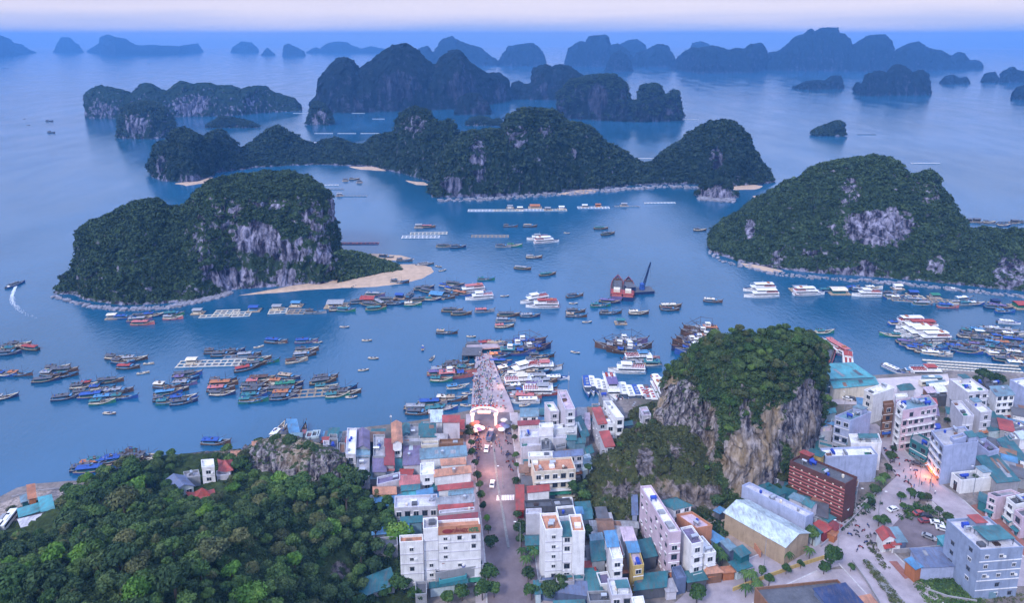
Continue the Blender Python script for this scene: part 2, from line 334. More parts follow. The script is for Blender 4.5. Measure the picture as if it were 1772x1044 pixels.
# the long dark ridge
RK = dict(m=T_RIDGE, rough=5.0, rockbase=-.08)
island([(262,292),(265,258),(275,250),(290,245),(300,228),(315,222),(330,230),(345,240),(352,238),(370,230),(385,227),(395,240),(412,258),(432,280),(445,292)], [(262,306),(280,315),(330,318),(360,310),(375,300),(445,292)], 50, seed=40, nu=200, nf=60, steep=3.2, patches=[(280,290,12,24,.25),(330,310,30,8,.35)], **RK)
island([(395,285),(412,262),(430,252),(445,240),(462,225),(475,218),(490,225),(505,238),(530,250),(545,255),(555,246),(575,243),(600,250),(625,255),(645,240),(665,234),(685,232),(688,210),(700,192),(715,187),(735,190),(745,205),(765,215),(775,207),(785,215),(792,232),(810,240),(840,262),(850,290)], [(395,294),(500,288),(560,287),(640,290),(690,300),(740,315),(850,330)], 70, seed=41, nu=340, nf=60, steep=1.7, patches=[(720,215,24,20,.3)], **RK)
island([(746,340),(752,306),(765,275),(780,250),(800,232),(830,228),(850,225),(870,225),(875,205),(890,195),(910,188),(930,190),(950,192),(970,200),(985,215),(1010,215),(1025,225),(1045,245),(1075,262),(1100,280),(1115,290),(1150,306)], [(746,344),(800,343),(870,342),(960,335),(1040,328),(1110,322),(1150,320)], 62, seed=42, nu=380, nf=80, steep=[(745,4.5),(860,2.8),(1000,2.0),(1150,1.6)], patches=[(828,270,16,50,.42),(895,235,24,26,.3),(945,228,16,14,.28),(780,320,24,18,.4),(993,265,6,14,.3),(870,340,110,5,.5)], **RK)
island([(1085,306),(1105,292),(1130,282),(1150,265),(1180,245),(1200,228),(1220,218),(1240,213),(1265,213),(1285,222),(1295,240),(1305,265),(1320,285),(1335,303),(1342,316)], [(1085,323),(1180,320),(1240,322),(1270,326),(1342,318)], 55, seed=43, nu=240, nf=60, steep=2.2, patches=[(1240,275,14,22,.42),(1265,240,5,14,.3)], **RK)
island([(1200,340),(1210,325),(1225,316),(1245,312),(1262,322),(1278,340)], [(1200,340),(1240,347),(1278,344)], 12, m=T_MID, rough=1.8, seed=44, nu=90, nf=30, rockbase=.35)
# left island
LI = island([(94,508),(105,490),(125,475),(136,440),(140,402),(160,388),(180,380),(200,368),(225,355),(245,350),(262,352),(285,365),(320,365),(330,348),(350,328),(370,315),(400,308),(430,305),(470,304),(500,304),(530,312),(550,325),(565,345),(570,370),(574,400),(578,430),(582,455),(590,480)],
       [(94,512),(120,514),(150,525),(210,532),(280,530),(330,525),(370,515),(400,505),(470,500),(560,495),(590,490)], 62, seed=50, nu=460, nf=110, nb=24, m=T_MID, rough=4.2,
       steep=[(90,1.6),(300,1.5),(370,2.2),(420,3.2),(560,4.2),(600,3.0),(700,1.5)], patches=[(445,412,42,30,.75),(400,400,25,25,.3),(400,482,40,18,.6),(560,440,18,20,.55),(500,430,40,25,.3),(495,480,22,16,.55),(360,470,14,18,.35),(575,360,10,30,.4),(390,360,40,22,.28),(470,350,50,14,.22),(545,380,25,40,.3),(350,420,20,50,.25),(520,495,110,8,.4)])
# right island
RI = island([(1226,432),(1236,408),(1262,392),(1290,375),(1310,358),(1325,345),(1345,335),(1370,318),(1390,312),(1410,295),(1425,288),(1450,282),(1480,278),(1515,273),(1540,276),(1550,285),(1565,300),(1585,312),(1600,308),(1615,302),(1625,312),(1627,325),(1640,345),(1655,360),(1664,380),(1668,402),(1700,410),(1715,415),(1725,405),(1740,412),(1772,408),(1840,400)],
       [(1226,432),(1240,445),(1280,457),(1340,468),(1400,475),(1480,480),(1540,485),(1600,490),(1660,497),(1720,502),(1840,512)], 75, seed=51, nu=480, nf=110, nb=24, m=T_MID, rough=4.2,
       steep=[(1225,1.5),(1400,1.6),(1500,1.9),(1600,1.8),(1700,1.8),(1740,3.5),(1840,4)], patches=[(1520,392,72,36,.75),(1298,396,10,22,.9),(1470,330,24,34,.4),(1440,300,30,12,.3),(1600,330,25,30,.3),(1345,448,18,18,.4),(1400,440,20,16,.3),(1620,460,20,20,.4),(1750,470,40,38,.5),(1500,465,20,20,.4),(1400,470,180,8,.4)])

GP = island([(580,440),(592,436),(605,438),(640,450),(680,460),(706,470)], [(580,496),(620,489),(660,481),(706,475)], 24, m=T_MID, rough=1.6, seed=52, nu=110, nf=30, nb=10, steep=1.5, name='green_point')
# ================================================================== boats
C = dict(brown=(.24,.13,.08), wood=(.12,.065,.045), dwood=(.07,.042,.03), teal=(.04,.17,.19), blue=(.03,.09,.33), sky=(.08,.24,.42), navy=(.015,.035,.11), red=(.36,.06,.05), pink=(.50,.16,.15),
         white=(.80,.80,.80), cream=(.68,.62,.50), grey=(.30,.31,.33), dgrey=(.10,.105,.12), orange=(.42,.16,.07), green=(.03,.19,.12), purple=(.16,.12,.26), black=(.02,.02,.025), tan=(.42,.32,.22))
def cm(c, kind='paint'):
    return mat(f'{kind}_{c}', C[c], .55 if kind == 'paint' else .8, var=.28, vscale=.9)
GLASS = mat('dark_glass', (.02,.03,.045), .12, spec=.6)
def hull_mesh(L_, B, D, bow, m, rim, deckm, fine=10, transom=.72, deck_z=None, sharp=1.0):
    """planked hull with raised bow, gunwale and deck; bow to +x, waterline at z 0"""
    xs = [(-.5 + i / fine) for i in range(fine + 1)]; prof = []
    for t in xs:
        u = (t + .5); wd = B / 2 * (transom + (1 - transom) * min(1, u * 2.5)) if u < .4 else B / 2 * max(0.02, 1 - ((u - .4) / .6) ** (2.4 / sharp))
        sh = D * (1 + .30 * (max(0, .35 - u) / .35) ** 2) + bow * (max(0, u - .45) / .55) ** 2
        prof.append((t * L_ + (.05 * L_ if u > .99 else 0), wd, sh))
    mb = MB(); vs = []; fs = []
    for (x, wd, sh) in prof:
        vs += [(x, 0, -.5), (x, wd * .72, -.35), (x, wd, sh), (x, wd - .12 if wd > .2 else 0, sh), (x, -wd * .72, -.35), (x, -wd, sh), (x, -wd + .12 if wd > .2 else 0, sh)]
    n = len(prof)
    for i in range(n - 1):
        a, b = i * 7, (i + 1) * 7
        fs += [(a, a + 1, b + 1, b), (a + 1, a + 2, b + 2, b + 1), (a, b, b + 4, a + 4), (a + 4, b + 4, b + 5, a + 5)]
    fs += [(0, 4, 5, 2, 1)]
    mb.add(vs, fs)
    hull = mb.mesh('hull', [m])
    g = MB(); vs = []; fs = []
    for (x, wd, sh) in prof:
        for s in (1, -1):
            o = wd + .06; q = max(0, wd - .16); vs += [(x, s * o, sh - .16), (x, s * o, sh + .07), (x, s * q, sh + .07), (x, s * q, sh - .3)]
    for i in range(n - 1):
        for s in (0, 4):
            a, b = i * 8 + s, (i + 1) * 8 + s
            for k in range(3): fs.append((a + k, a + k + 1, b + k + 1, b + k))
    g.add(vs, fs); rimm = g.mesh('gunwale', [rim])
    d = MB(); dz = deck_z if deck_z is not None else D * .55; vs = []; fs = []
    for (x, wd, sh) in prof: vs += [(x, wd * .93, max(dz, dz + (sh - D) * .5)), (x, -wd * .93, max(dz, dz + (sh - D) * .5))]
    for i in range(n - 1): a = i * 2; fs.append((a, a + 1, a + 3, a + 2))
    d.add(vs, fs); dk = d.mesh('deck', [deckm])
    return hull, rimm, dk
def cabin_mesh(x0, x1, B, z0, z1, m, win=True):
    mb = MB(); mb.box(x0, -B / 2, z0, x1, B / 2, z1); c = mb.mesh('cabin', [m]); w = None
    if win:
        g = MB(); h = z1 - z0; q = B / 2; e = .05; xa = x0 + .3; za, zb = z0 + h * .48, z0 + h * .8      # one wrap-round band of glass
        o = [(xa, -q - e), (x1 + e, -q - e), (x1 + e, q + e), (xa, q + e), (xa, q), (x1, q), (x1, -q), (xa, -q)]; g.v = [(x, y, za) for x, y in o] + [(x, y, zb) for x, y in o]
        qs = [(0, 1, 6, 7), (1, 2, 5, 6), (2, 3, 4, 5)]; g.f = [tuple(reversed(t)) for t in qs] + [tuple(i + 8 for i in t) for t in qs] + [(i, (i + 1) % 8, (i + 1) % 8 + 8, i + 8) for i in range(8)]; g.m = [0] * len(g.f)
        w = g.mesh('window', [GLASS])
    return c, w
def roof_mesh(x0, x1, B, z, m, arch=.25, th=.1):
    mb = MB(); k = 6
    for i in range(k):
        a, b = -1 + 2 * i / k, -1 + 2 * (i + 1) / k
        za, zb = z + arch * (1 - a * a), z + arch * (1 - b * b); ya, yb = a * B / 2, b * B / 2
        mb.add([(x0, ya, za), (x1, ya, za), (x1, yb, zb), (x0, yb, zb), (x0, ya, za - th), (x1, ya, za - th), (x1, yb, zb - th), (x0, yb, zb - th)],
               [(0, 1, 2, 3), (7, 6, 5, 4), (0, 4, 5, 1), (3, 2, 6, 7), (1, 5, 6, 2), (0, 3, 7, 4)])
    return mb.mesh('canopy', [m])
def clutter_mesh(x0, x1, B, z, r, n=14):
    mb = MB(); ms = [cm('dwood'), cm('blue'), cm('wood'), cm('grey'), cm('teal'), cm('dgrey')]
    for _ in range(n):
        x, y = r.uniform(x0, x1), r.uniform(-B / 2, B / 2); s = r.uniform(.2, .55); k = r.randrange(6)
        if r.random() < .6: mb.box(x - s, y - s * .6, z, x + s, y + s * .6, z + r.uniform(.25, .7), k)
        else: mb.lathe((x, y, z), [(s * .5, 0), (s * .55, .3), (s * .4, .75)], 7, k)
    return mb.mesh('deck_gear', ms)
PROTO = {}
def proto(kind, hullc, roofc, v):
    key = (kind, hullc, roofc, v)
    if key in PROTO: return PROTO[key]
    r = random.Random(hash((v, len(kind), len(hullc))) & 0xffff); parts = []
    def part(name, me, subs=()): parts.append((name, me, subs))
    H_, RF = cm(hullc), cm(roofc)
    def masts(lst, c='dwood', rr=.07):
        for (a, b) in lst:
            t = MB(); t.tube(a, b, rr, rr * .6, 5); part('mast', t.mesh('mast', [cm(c)]))
    if kind == 'fish':
        Ln, B = 11.8 + v * .5, 3.5; h, g, d = hull_mesh(Ln, B, .95, 1.35, H_, cm(['cream', 'grey', 'sky', 'tan'][v % 4]), cm('tan', 'deck'))
        part('hull', h); part('gunwale', g); part('deck', d)
        a, b = [(-.44, -.06), (-.42, .0), (-.44, -.12), (-.40, .10)][v % 4]
        c, w = cabin_mesh(Ln * a, Ln * b, B * .66, .5, 2.35, cm(['cream', 'sky', 'tan', 'teal'][v % 4])); part('cabin', c, [('window', w)])
        part('canopy', roof_mesh(Ln * a - .4, Ln * b + [.5, 1.6, .3, 2.2][v % 4], B * .9, 2.42, RF))
        if v % 2:
            m2 = roof_mesh(Ln * .02 + 1.6, Ln * .24, B * .8, 2.1, cm(['grey', 'sky', 'cream', 'green'][v % 4]), .15); part('awning', m2)
        part('deck_gear', clutter_mesh(Ln * .03, Ln * .36, B * .6, .55, r, 16)); part('roof_gear', clutter_mesh(Ln * a + .5, Ln * b - .5, B * .5, 2.5, r, 5))
        masts([((Ln * .12, 0, .6), (Ln * .12, 0, 5.2 + v * .4)), ((-Ln * .42, .2, 2.2), (-Ln * .46, .2, 4.6)), ((Ln * .12, 0, 2.2), (Ln * .42, .5, 4.3))])
        t = MB(); t.bar((Ln * .53, 0, 1.9), (Ln * .60, 0, 2.9), .25, .3); part('bow_post', t.mesh('bow_post', [cm('dwood')]))
        for s in (-1, 1): t = MB(); t.lathe((-.1 * Ln, s * (B / 2 + .12), .35), [(.12, 0), (.3, .12), (.3, .3), (.12, .42)], 7); part('fender', t.mesh('fender', [cm('black')]))
    elif kind == 'trawler':
        Ln, B = 19.0, 5.4; h, g, d = hull_mesh(Ln, B, 1.7, 2.3, H_, cm('brown' if v % 2 else 'grey'), cm('tan', 'deck'))
        part('hull', h); part('gunwale', g); part('deck', d)
        c, w = cabin_mesh(-Ln * .42, -Ln * .08, B * .66, 1.0, 3.3, cm('sky' if v % 2 else 'cream')); part('cabin', c, [('window', w)])
        part('canopy', roof_mesh(-Ln * .45, -Ln * .03, B * .85, 3.4, RF))
        c, w = cabin_mesh(-Ln * .25, -Ln * .1, B * .42, 3.6, 5.4, cm('white')); part('wheelhouse', c, [('window', w)])
        part('awning', roof_mesh(Ln * .02, Ln * .2, B * .7, 3.1, cm('blue' if v % 2 else 'grey'), .2))
        part('deck_gear', clutter_mesh(0, Ln * .36, B * .6, 1.1, r, 26)); part('roof_gear', clutter_mesh(-Ln * .4, -Ln * .27, B * .5, 3.6, r, 8))
        masts([((Ln * .05, 0, 1), (Ln * .05, 0, 9.5)), ((-Ln * .3, 0, 3.4), (-Ln * .3, 0, 8.2)), ((Ln * .05, 0, 3), (Ln * .36, 1.8, 7.2)), ((Ln * .05, 0, 3), (Ln * .36, -1.8, 7.2)), ((Ln * .05, 0, 8.8), (-Ln * .3, 0, 8.0)), ((Ln * .05, 0, 8.8), (Ln * .54, 0, 3.6))], 'wood' if v % 2 else 'dwood', .11)
        t = MB(); t.bar((Ln * .53, 0, 3.3), (Ln * .60, 0, 5.0), .35, .4); part('bow_post', t.mesh('bow_post', [cm('dwood')]))
    elif kind == 'tour':
        Ln, B = 19.0 + v * 1.5, 5.2; h, g, d = hull_mesh(Ln, B, 1.3, 1.0, H_, cm('navy' if v % 2 else 'grey'), cm('white'), sharp=.8)
        part('hull', h); part('gunwale', g); part('deck', d)
        c, w = cabin_mesh(-Ln * .46, Ln * .26, B * .84, 1.0, 3.2, cm('white')); part('saloon', c, [('window', w)])
        part('upper_deck', roof_mesh(-Ln * .48, Ln * .30, B * .95, 3.25, cm('white'), .05, .18))
        c, w = cabin_mesh(-Ln * .1, Ln * .16, B * .6, 3.4, 5.2, cm('white')); part('wheelhouse', c, [('window', w)])
        part('canopy', roof_mesh(-Ln * (.42 if v % 3 else .12), Ln * .19, B * .8, 5.3, RF, .12, .12))
        t = MB()
        for i in range(9):
            for s in (-1, 1): t.box(-Ln * .45 + i * .9, s * 1.0 - .5, 3.4, -Ln * .45 + i * .9 + .45, s * 1.0 + .5, 4.0)
        part('seat', t.mesh('seat', [cm('red')]))
        t = MB()
        for s in (-1, 1):
            t.bar((-Ln * .46, s * B * .45, 4.3), (Ln * .28, s * B * .45, 4.3), .08, .08)
            for i in range(8): t.bar((-Ln * .46 + i * Ln * .105, s * B * .45, 3.3), (-Ln * .46 + i * Ln * .105, s * B * .45, 4.3), .07, .07)
        part('railing', t.mesh('railing', [cm('white')]))
        t = MB(); t.box(-Ln * .46, -B * .44, 2.35, Ln * .2, B * .44, 2.5) if False else t.box(-Ln * .49, -B * .46, 1.05, Ln * .1, B * .46, 1.2); part('trim', t.mesh('trim', [cm('red' if v % 2 else 'sky')]))
        masts([((-Ln * .05, 0, 5.3), (-Ln * .08, 0, 7.4))], 'white', .06)
        if v % 2:
            t = MB(); t.box(-Ln * .30, -1.2, 5.5, -Ln * .22, -.2, 5.9); t.box(-Ln * .30, .2, 5.5, -Ln * .22, 1.2, 5.9); part('life_raft', t.mesh('life_raft', [cm('orange')]))
    elif kind == 'speed':
        Ln, B = 12.5 + v * .8, 3.4; h, g, d = hull_mesh(Ln, B, 1.0, .55, H_, cm(['blue', 'red', 'grey'][v % 3]), cm('white'), sharp=.75, transom=.9)
        part('hull', h); part('gunwale', g); part('deck', d)
        c, w = cabin_mesh(-Ln * .38, Ln * .2, B * .78, .7, 2.2, cm('white')); part('cabin', c, [('window', w)])
        part('canopy', roof_mesh(-Ln * .42, Ln * .17, B * .86, 2.25, RF, .22))
        t = MB(); t.add([(Ln * .2, -B * .36, .8), (Ln * .2, B * .36, .8), (Ln * .17, B * .36, 2.2), (Ln * .17, -B * .36, 2.2), (Ln * .31, -B * .3, .8), (Ln * .31, B * .3, .8)], [(0, 3, 4), (1, 5, 2), (3, 2, 5, 4)]); part('windscreen', t.mesh('windscreen', [GLASS]))
        t = MB()
        for i in range(3): t.box(-Ln * .25 + i * 2.0, -.55, 2.42, -Ln * .25 + i * 2.0 + 1.0, .55, 2.62)
        part('roof_gear', t.mesh('roof_gear', [cm('red' if v % 2 else 'grey')]))
        for s in (-.6, .6):
            t = MB(); t.box(-Ln * .5 - .7, s - .25, .1, -Ln * .5, s + .25, 1.5); part('outboard_motor', t.mesh('outboard_motor', [cm('dgrey')]))
    elif kind == 'sampan':
        Ln, B = 5.6, 1.5; h, g, d = hull_mesh(Ln, B, .45, .5, H_, cm('cream'), cm('tan', 'deck'), fine=8)
        part('hull', h); part('gunwale', g); part('deck', d)
        t = MB(); t.box(-1.4, -.6, .3, -1.1, .6, .5); t.box(.8, -.5, .3, 1.1, .5, .5); part('thwart', t.mesh('thwart', [cm('tan', 'deck')]))
        if v % 2: part('canopy', roof_mesh(-1.9, .4, 1.4, 1.15, RF, .3)); masts([((-1.8, -.6, .4), (-1.8, -.6, 1.2)), ((.3, -.6, .4), (.3, -.6, 1.2)), ((-1.8, .6, .4), (-1.8, .6, 1.2)), ((.3, .6, .4), (.3, .6, 1.2))], 'dwood', .04)
        else: part('deck_gear', clutter_mesh(-1.5, 1.5, .7, .3, r, 5))
    elif kind == 'barge':
        Ln, B = 38.0, 8.5; h, g, d = hull_mesh(Ln, B, 2.2, 1.2, H_, cm('red'), cm('dgrey'), transom=.92, sharp=.6, deck_z=1.5)
        part('hull', h); part('gunwale', g); part('deck', d)
        t = MB()
        for (x0, y0, x1, y1) in ((-9, -3.3, 14, -3.0), (-9, 3.0, 14, 3.3), (-9, -3.0, -8.6, 3.0), (13.6, -3.0, 14, 3.0)): t.box(x0, y0, 1.4, x1, y1, 3.0)
        part('hold_coaming', t.mesh('hold_coaming', [cm('wood')]))
        t = MB(); n = 14
        t.add([(-8.4 + 22 * i / n, -2.9 + 5.8 * j / 5, 1.9 + .35 * math.sin(i * 1.7 + j * 2.1)) for i in range(n + 1) for j in range(6)], [(i * 6 + j, (i + 1) * 6 + j, (i + 1) * 6 + j + 1, i * 6 + j + 1) for i in range(n) for j in range(5)]); part('cargo', t.mesh('cargo', [cm('dgrey')]))
        c, w = cabin_mesh(-17.5, -10, 6.4, 1.5, 4.2, cm('pink')); part('deckhouse', c, [('window', w)])
        part('roof', roof_mesh(-18, -9.5, 7.2, 4.3, RF, .1)); c, w = cabin_mesh(-16, -12, 4, 4.5, 6.5, cm('cream')); part('wheelhouse', c, [('window', w)])
        masts([((-12, 0, 6.5), (-12, 0, 9.5)), ((15.5, 0, 2.5), (15.5, 0, 7.5))], 'dgrey', .12)
    elif kind == 'crane':
        Ln, B = 22.0, 10; t = MB(); t.box(-11, -5, -.5, 11, 5, 2.0); part('hull', t.mesh('hull', [H_]))
        t = MB(); t.box(-11.2, -5.2, 2.0, 11.2, 5.2, 2.2); part('deck', t.mesh('deck', [cm('dgrey')]))
        t = MB(); t.box(-9.5, -3, 2.2, -3, 3, 5.5); part('deckhouse', t.mesh('deckhouse', [cm('navy')], ), ())
        part('roof', roof_mesh(-10, -2.5, 7, 5.6, RF, .15)); t = MB(); t.lathe((3, 0, 2.2), [(2.2, 0), (2.2, 1.5), (1.8, 1.6), (1.8, 4.4), (1, 5)], 12); part('turret', t.mesh('turret', [cm('blue')]))
        t = MB(); a0, a1 = Vector((4, 0, 4)), Vector((10, 2.5, 22))
        for sx in (-.7, .7):
            for sy in (-.7, .7): t.bar(a0 + Vector((sx, sy, 0)), a1 + Vector((sx * .3, sy * .3, 0)), .28, .28)
        for i in range(14):
            q, q2 = i / 14, (i + 1) / 14; s = 1 if i % 2 else -1; k0, k1 = .7 - .49 * q, .7 - .49 * q2
            for (ax, ay) in ((1, s), (-1, s), (s, 1), (s, -1)):
                o0 = Vector((ax * k0, ay * k0, 0)); o1 = Vector((ax * k1 if abs(ax) == 1 and (ax, ay) in ((1, s), (-1, s)) else -ax * k1, -ay * k1 if (ax, ay) in ((1, s), (-1, s)) else ay * k1, 0)); t.bar(a0.lerp(a1, q) + o0, a0.lerp(a1, q2) + o1, .16, .16)
        part('crane_boom', t.mesh('crane_boom', [cm('navy')])); masts([((10, 2.5, 22), (1, 0, 7)), ((10.2, 2.5, 21.8), (10.2, 2.5, 10))], 'black', .07)
    elif kind in ('hut', 'bighut'):
        k = 1 if kind == 'hut' else 1.7; t = MB(); t.box(-4 * k, -2.8 * k, .15, 4 * k, 2.8 * k, .55); part('platform', t.mesh('platform', [cm('tan', 'deck')]))
        for y in (-2.2, 2.2): t = MB(); t.tube((-3.6 * k, y * k, .0), (3.6 * k, y * k, .0), .42, n=8); part('float', t.mesh('float', [cm('sky')]))
        c, w = cabin_mesh(-2.6 * k, 2.2 * k, 3.4 * k, .55, 2.9, H_); part('cabin', c, [('window', w)])
        part('roof', roof_mesh(-3.2 * k, 2.9 * k, 4.6 * k, 2.95, RF, .55 * k)); part('deck_gear', clutter_mesh(-3.6 * k, 3.6 * k, 4.8 * k, .55, r, 12))
    elif kind == 'raft':                        # fish farm: v packs columns * 10 + rows
        nx, ny = v // 10, v % 10; s = 3.6; t = MB()
        for i in range(nx + 1):
            for o in (-.25, .25): t.bar((i * s + o - nx * s / 2, -ny * s / 2 - .4, .42), (i * s + o - nx * s / 2, ny * s / 2 + .4, .42), .26, .16)
        for j in range(ny + 1):
            for o in (-.25, .25): t.bar((-nx * s / 2 - .4, j * s + o - ny * s / 2, .56), (nx * s / 2 + .4, j * s + o - ny * s / 2, .56), .26, .14)
            fl = MB(); fl.tube((.3 - nx * s / 2, j * s - ny * s / 2, .05), (nx * s / 2 - .3, j * s - ny * s / 2, .05), .34, n=6); part('float', fl.mesh('float', [cm('sky')]))
        part('walkway', t.mesh('walkway', [RF]))
        nt_ = MB(); rr = random.Random(v)
        for i in range(nx):
            for j in range(ny):
                if rr.random() < .35: nt_.box(i * s + .5 - nx * s / 2, j * s + .5 - ny * s / 2, .30, i * s + s - .5 - nx * s / 2, j * s + s - .5 - ny * s / 2, .36)
        if nt_.v: part('net_cover', nt_.mesh('net_cover', [cm('dgrey')]))
    PROTO[key] = parts; return parts
def dome_boat(): pass
COLN = dict(wood='brown', dwood='dark-brown', teal='teal', blue='blue', sky='light-blue', navy='navy', red='red', pink='pink', white='white', cream='cream', grey='grey', dgrey='dark-grey', orange='orange', green='green', purple='purple', black='black', tan='tan')
KN = dict(fish=('fishing_boat', 'fishing boat', 'fishing boat'), trawler=('trawler', 'high-bowed trawler', 'trawler'), tour=('tour_boat', 'double-deck tour boat', 'tour boat'), speed=('speedboat', 'cabin speedboat', 'speedboat'), sampan=('sampan', 'small open sampan', 'sampan'),
          barge=('cargo_barge', 'long cargo barge', 'barge'), crane=('crane_vessel', 'crane vessel', 'crane vessel'), hut=('floating_house', 'small floating house', 'floating house'), bighut=('floating_house', 'broad floating house', 'floating house'), raft=('fish_farm_raft', 'fish farm raft', 'raft'))
ORD = ['', 'first', 'second', 'third', 'fourth', 'fifth', 'sixth', 'seventh', 'eighth', 'ninth', 'tenth', 'eleventh', 'twelfth', 'thirteenth', 'fourteenth', 'fifteenth', 'sixteenth']
KC = dict(brown=(.24,.13,.08), f='fish', t='trawler', w='tour', s='speed', p='sampan', b='barge', c='crane', h='hut', H='bighut', r='raft')
CC = dict(brown=(.24,.13,.08), w='wood', d='dwood', t='teal', b='blue', s='sky', n='navy', r='red', k='pink', W='white', c='cream', g='grey', G='dgrey', o='orange', e='green', u='purple', B='black', a='tan')
BOATS = []
def fleet(where, spec, scale=1.0):
    """spec: 'kind hull roof px py heading[:variant]' entries; px,py is where the photo shows the waterline"""
    ents = []
    for it in spec.split(';'):
        q = it.split()
        if not q: continue
        k, hc, rc = q[0][0], q[0][1], q[0][2]; v = int(q[0][3:]) if len(q[0]) > 3 else R.randrange(4 if k == 'f' else 3)
        ents.append([KC[k], CC[hc], CC[rc], float(q[1]), float(q[2]), float(q[3]) if len(q) > 3 else R.uniform(0, 14), v])
    look = {}
    for e in ents:
        n = KN[e[0]][1]
        e.append(f"{COLN[e[2]]} {n}" if e[0] == 'raft' else f"{COLN[e[1]]} {n}" if e[0] == 'sampan' and e[6] % 2 == 0 else f"{COLN[e[1]]} {n.replace('high-bowed ', '').replace('double-deck ', '').replace('cabin ', '').replace('long ', '')} with {COLN[e[2]]} roof" if e[0] not in ('hut', 'bighut') else f"{COLN[e[2]]}-roofed {n}")
        look.setdefault(e[7], []).append(e)
    for e in ents:
        same = sorted(look[e[7]], key=lambda z: z[3] + z[4] * .01); i = same.index(e)
        lab = e[7] if len(same) == 1 else f"{e[7]}, {'leftmost' if i == 0 else 'rightmost' if i == len(same) - 1 else ORD[i + 1]} such"
        parts = proto(e[0], e[1], e[2], e[6])
        root = bpy.data.objects.new(KN[e[0]][0], None); COL.objects.link(root); jt = 0 if e[0] in ('raft', 'hut', 'bighut', 'crane', 'barge', 'speed') else 1; x, y, _ = P(e[3] + R.gauss(0, 1.3) * jt, e[4] + R.gauss(0, .7) * jt, 0); e[5] += R.gauss(0, 5) * jt
        root.location = (x, y, R.uniform(-.05, .08)); root.rotation_euler = (0, 0, rad(e[5])); s = scale * R.uniform(.93, 1.07) if e[0] != 'raft' else 1; root.scale = (s, s, s)
        tag(root, f"{lab}, {where}", KN[e[0]][2], {'fish': 'fishing boats moored in the bay', 'tour': 'white tour boats', 'speed': 'speedboats by the piers', 'raft': 'floating fish farm rafts', 'sampan': 'small sampans on the water', 'trawler': 'trawlers rafted together', 'hut': 'floating houses', 'bighut': 'floating houses', 'barge': 'cargo barges'}.get(e[0]))
        for (nm, me, subs) in parts:
            o = link(nm, me, root)
            for (sn, sm) in subs:
                if sm: link(sn, sm, o)
        BOATS.append(root)
W_ = 'on open water'
fleet('at the left edge of the bay', 'fet 6 607 172;fnG 14 613 8;fdr 50 605 170;fwG 34 598 5;fdG 22 604 -8;fbb 8 651 4;fwo 37 650 10;fng 6 690 12')
fleet('in the far left raft', 'fnG 78 660 14;fdg 94 651 10;fwG 110 643 12;fdd 112 652 20;fwG 100 640 4')
fleet('in the raft under the red roof', 'fdr 163 667 8:;fdG 146 671 12;fwG 188 661 10;fdb 176 674 6;fnG 114 691 14;fdG 150 682 8;fbb 164 689 12;fet 178 699 16;fdG 192 681 4;fbt 214 689 16;fwg 205 680 8;fbs 186 692 9'.replace('8:;', '8;'))
fleet('beside the boat with the red awning', 'fnG 212 629 2;fdg 234 624 4;fdr 222 638 6;fwG 200 622 -6;paG0 248 648 18;paG0 257 631 4;pwG0 188 718 -4')
fleet('in the stepped raft by the cages', 'fbG 323 651 12;fnu 321 658 4;fug 320 668 6;fwc 291 671 2;fbs 291 682 8;fdG 289 691 10;fet 292 700 14;fbb 318 690 14;fnG 316 699 12;fdw 306 678 8')
fleet('in the three-boat stack', 'fwo 384 668 4;fwk 383 676 6;fnG 384 685 4;fwG 386 661 8')
fleet('in the raft below the cages', 'fdw 452 659 14;fwk 448 665 10;fdG 440 672 12;fnG 440 680 8;fbt 438 688 6;fet 437 695 4;fwG 455 672 10')
fleet('in the raft left of mid-channel', 'fna 500 656 4;fdo 487 664 0;fne 497 670 6;fbG 482 676 4;fwo 491 684 8;fnG 488 692 6;fdG 499 678 6')
fleet('in the group beside the left channel', 'fwG 562 657 14;fdG 558 664 12;fet 563 672 8;fnG 592 676 14;fet 584 686 10;fdG 602 681 8;raa82 545 682 8;pnB0 606 690 4')
fleet('around the long wooden cages', 'rac122 380 630 4;rgg51 350 633 6;hcc 333 629 4;fdG 386 616 8;fnG 402 611 10;fwG 374 611 6;fdg 430 616 4;paG0 446 602 24;fdr 424 641 22;fdG 436 633 20;fet 461 629 10;fwG 450 624 14;rgg41 412 619 6')
fleet('in the pair near the ripples', 'fdg 526 616 12;faw 513 627 14;fwG 530 609 10')
fleet('in the open left channel', 'fwb1 476 593 -6;fub1 531 593 -2;pnB0 492 594 0;pnG0 548 594 0;pnB0 597 568 0;pdG0 635 590 0;pdk0 646 622 0;pdG0 628 642 10;pnb1 730 604 80;pnG1 748 622 70;pdG0 815 583 0')
fleet('beneath the left island cliff', 'hgc 195 551 8;fbb 214 551 6;fwG 244 548 4;fug 243 555 2;fkk 245 562 2;fnb 265 546 14;fet 300 546 8;fkg 298 553 4;hcg 343 543 4;rWc51 372 548 8;rcc42 392 542 6;rcc32 418 545 8;hsb 440 538 4;rcc32 481 540 10;hcg 480 536 2;hcs 513 530 0;rca32 513 541 2;fgG 546 541 6')
fleet('off the sandy beach', 'Hcg 582 530 2;fet 597 539 2;fwG 586 536 4;Hgr 637 522 -2;fdG 622 524 10;fnG 640 530 -10;fet 650 537 -2;fdg 658 527 -30;fdG 670 521 2;fnG 683 527 4;hnb 692 516 -10;fdG 711 512 80;fec 716 528 4;rGG51 705 522 4;fwG 728 521 4;fug 650 513 8')
fleet('below the beach tip', 'fnG 742 506 -20;Hns 757 514 -14;fdG 768 517 0;fnt 748 520 4;fwG 775 510 -14;fnG 732 502 12;fbb 772 497 -22;fnb 784 502 -24;fbG 796 504 -26;fbo 799 510 -30;fnG 787 494 -20')
fleet('beside the beach tip', 'wWk1 813 506 196;wWW0 831 516 194')
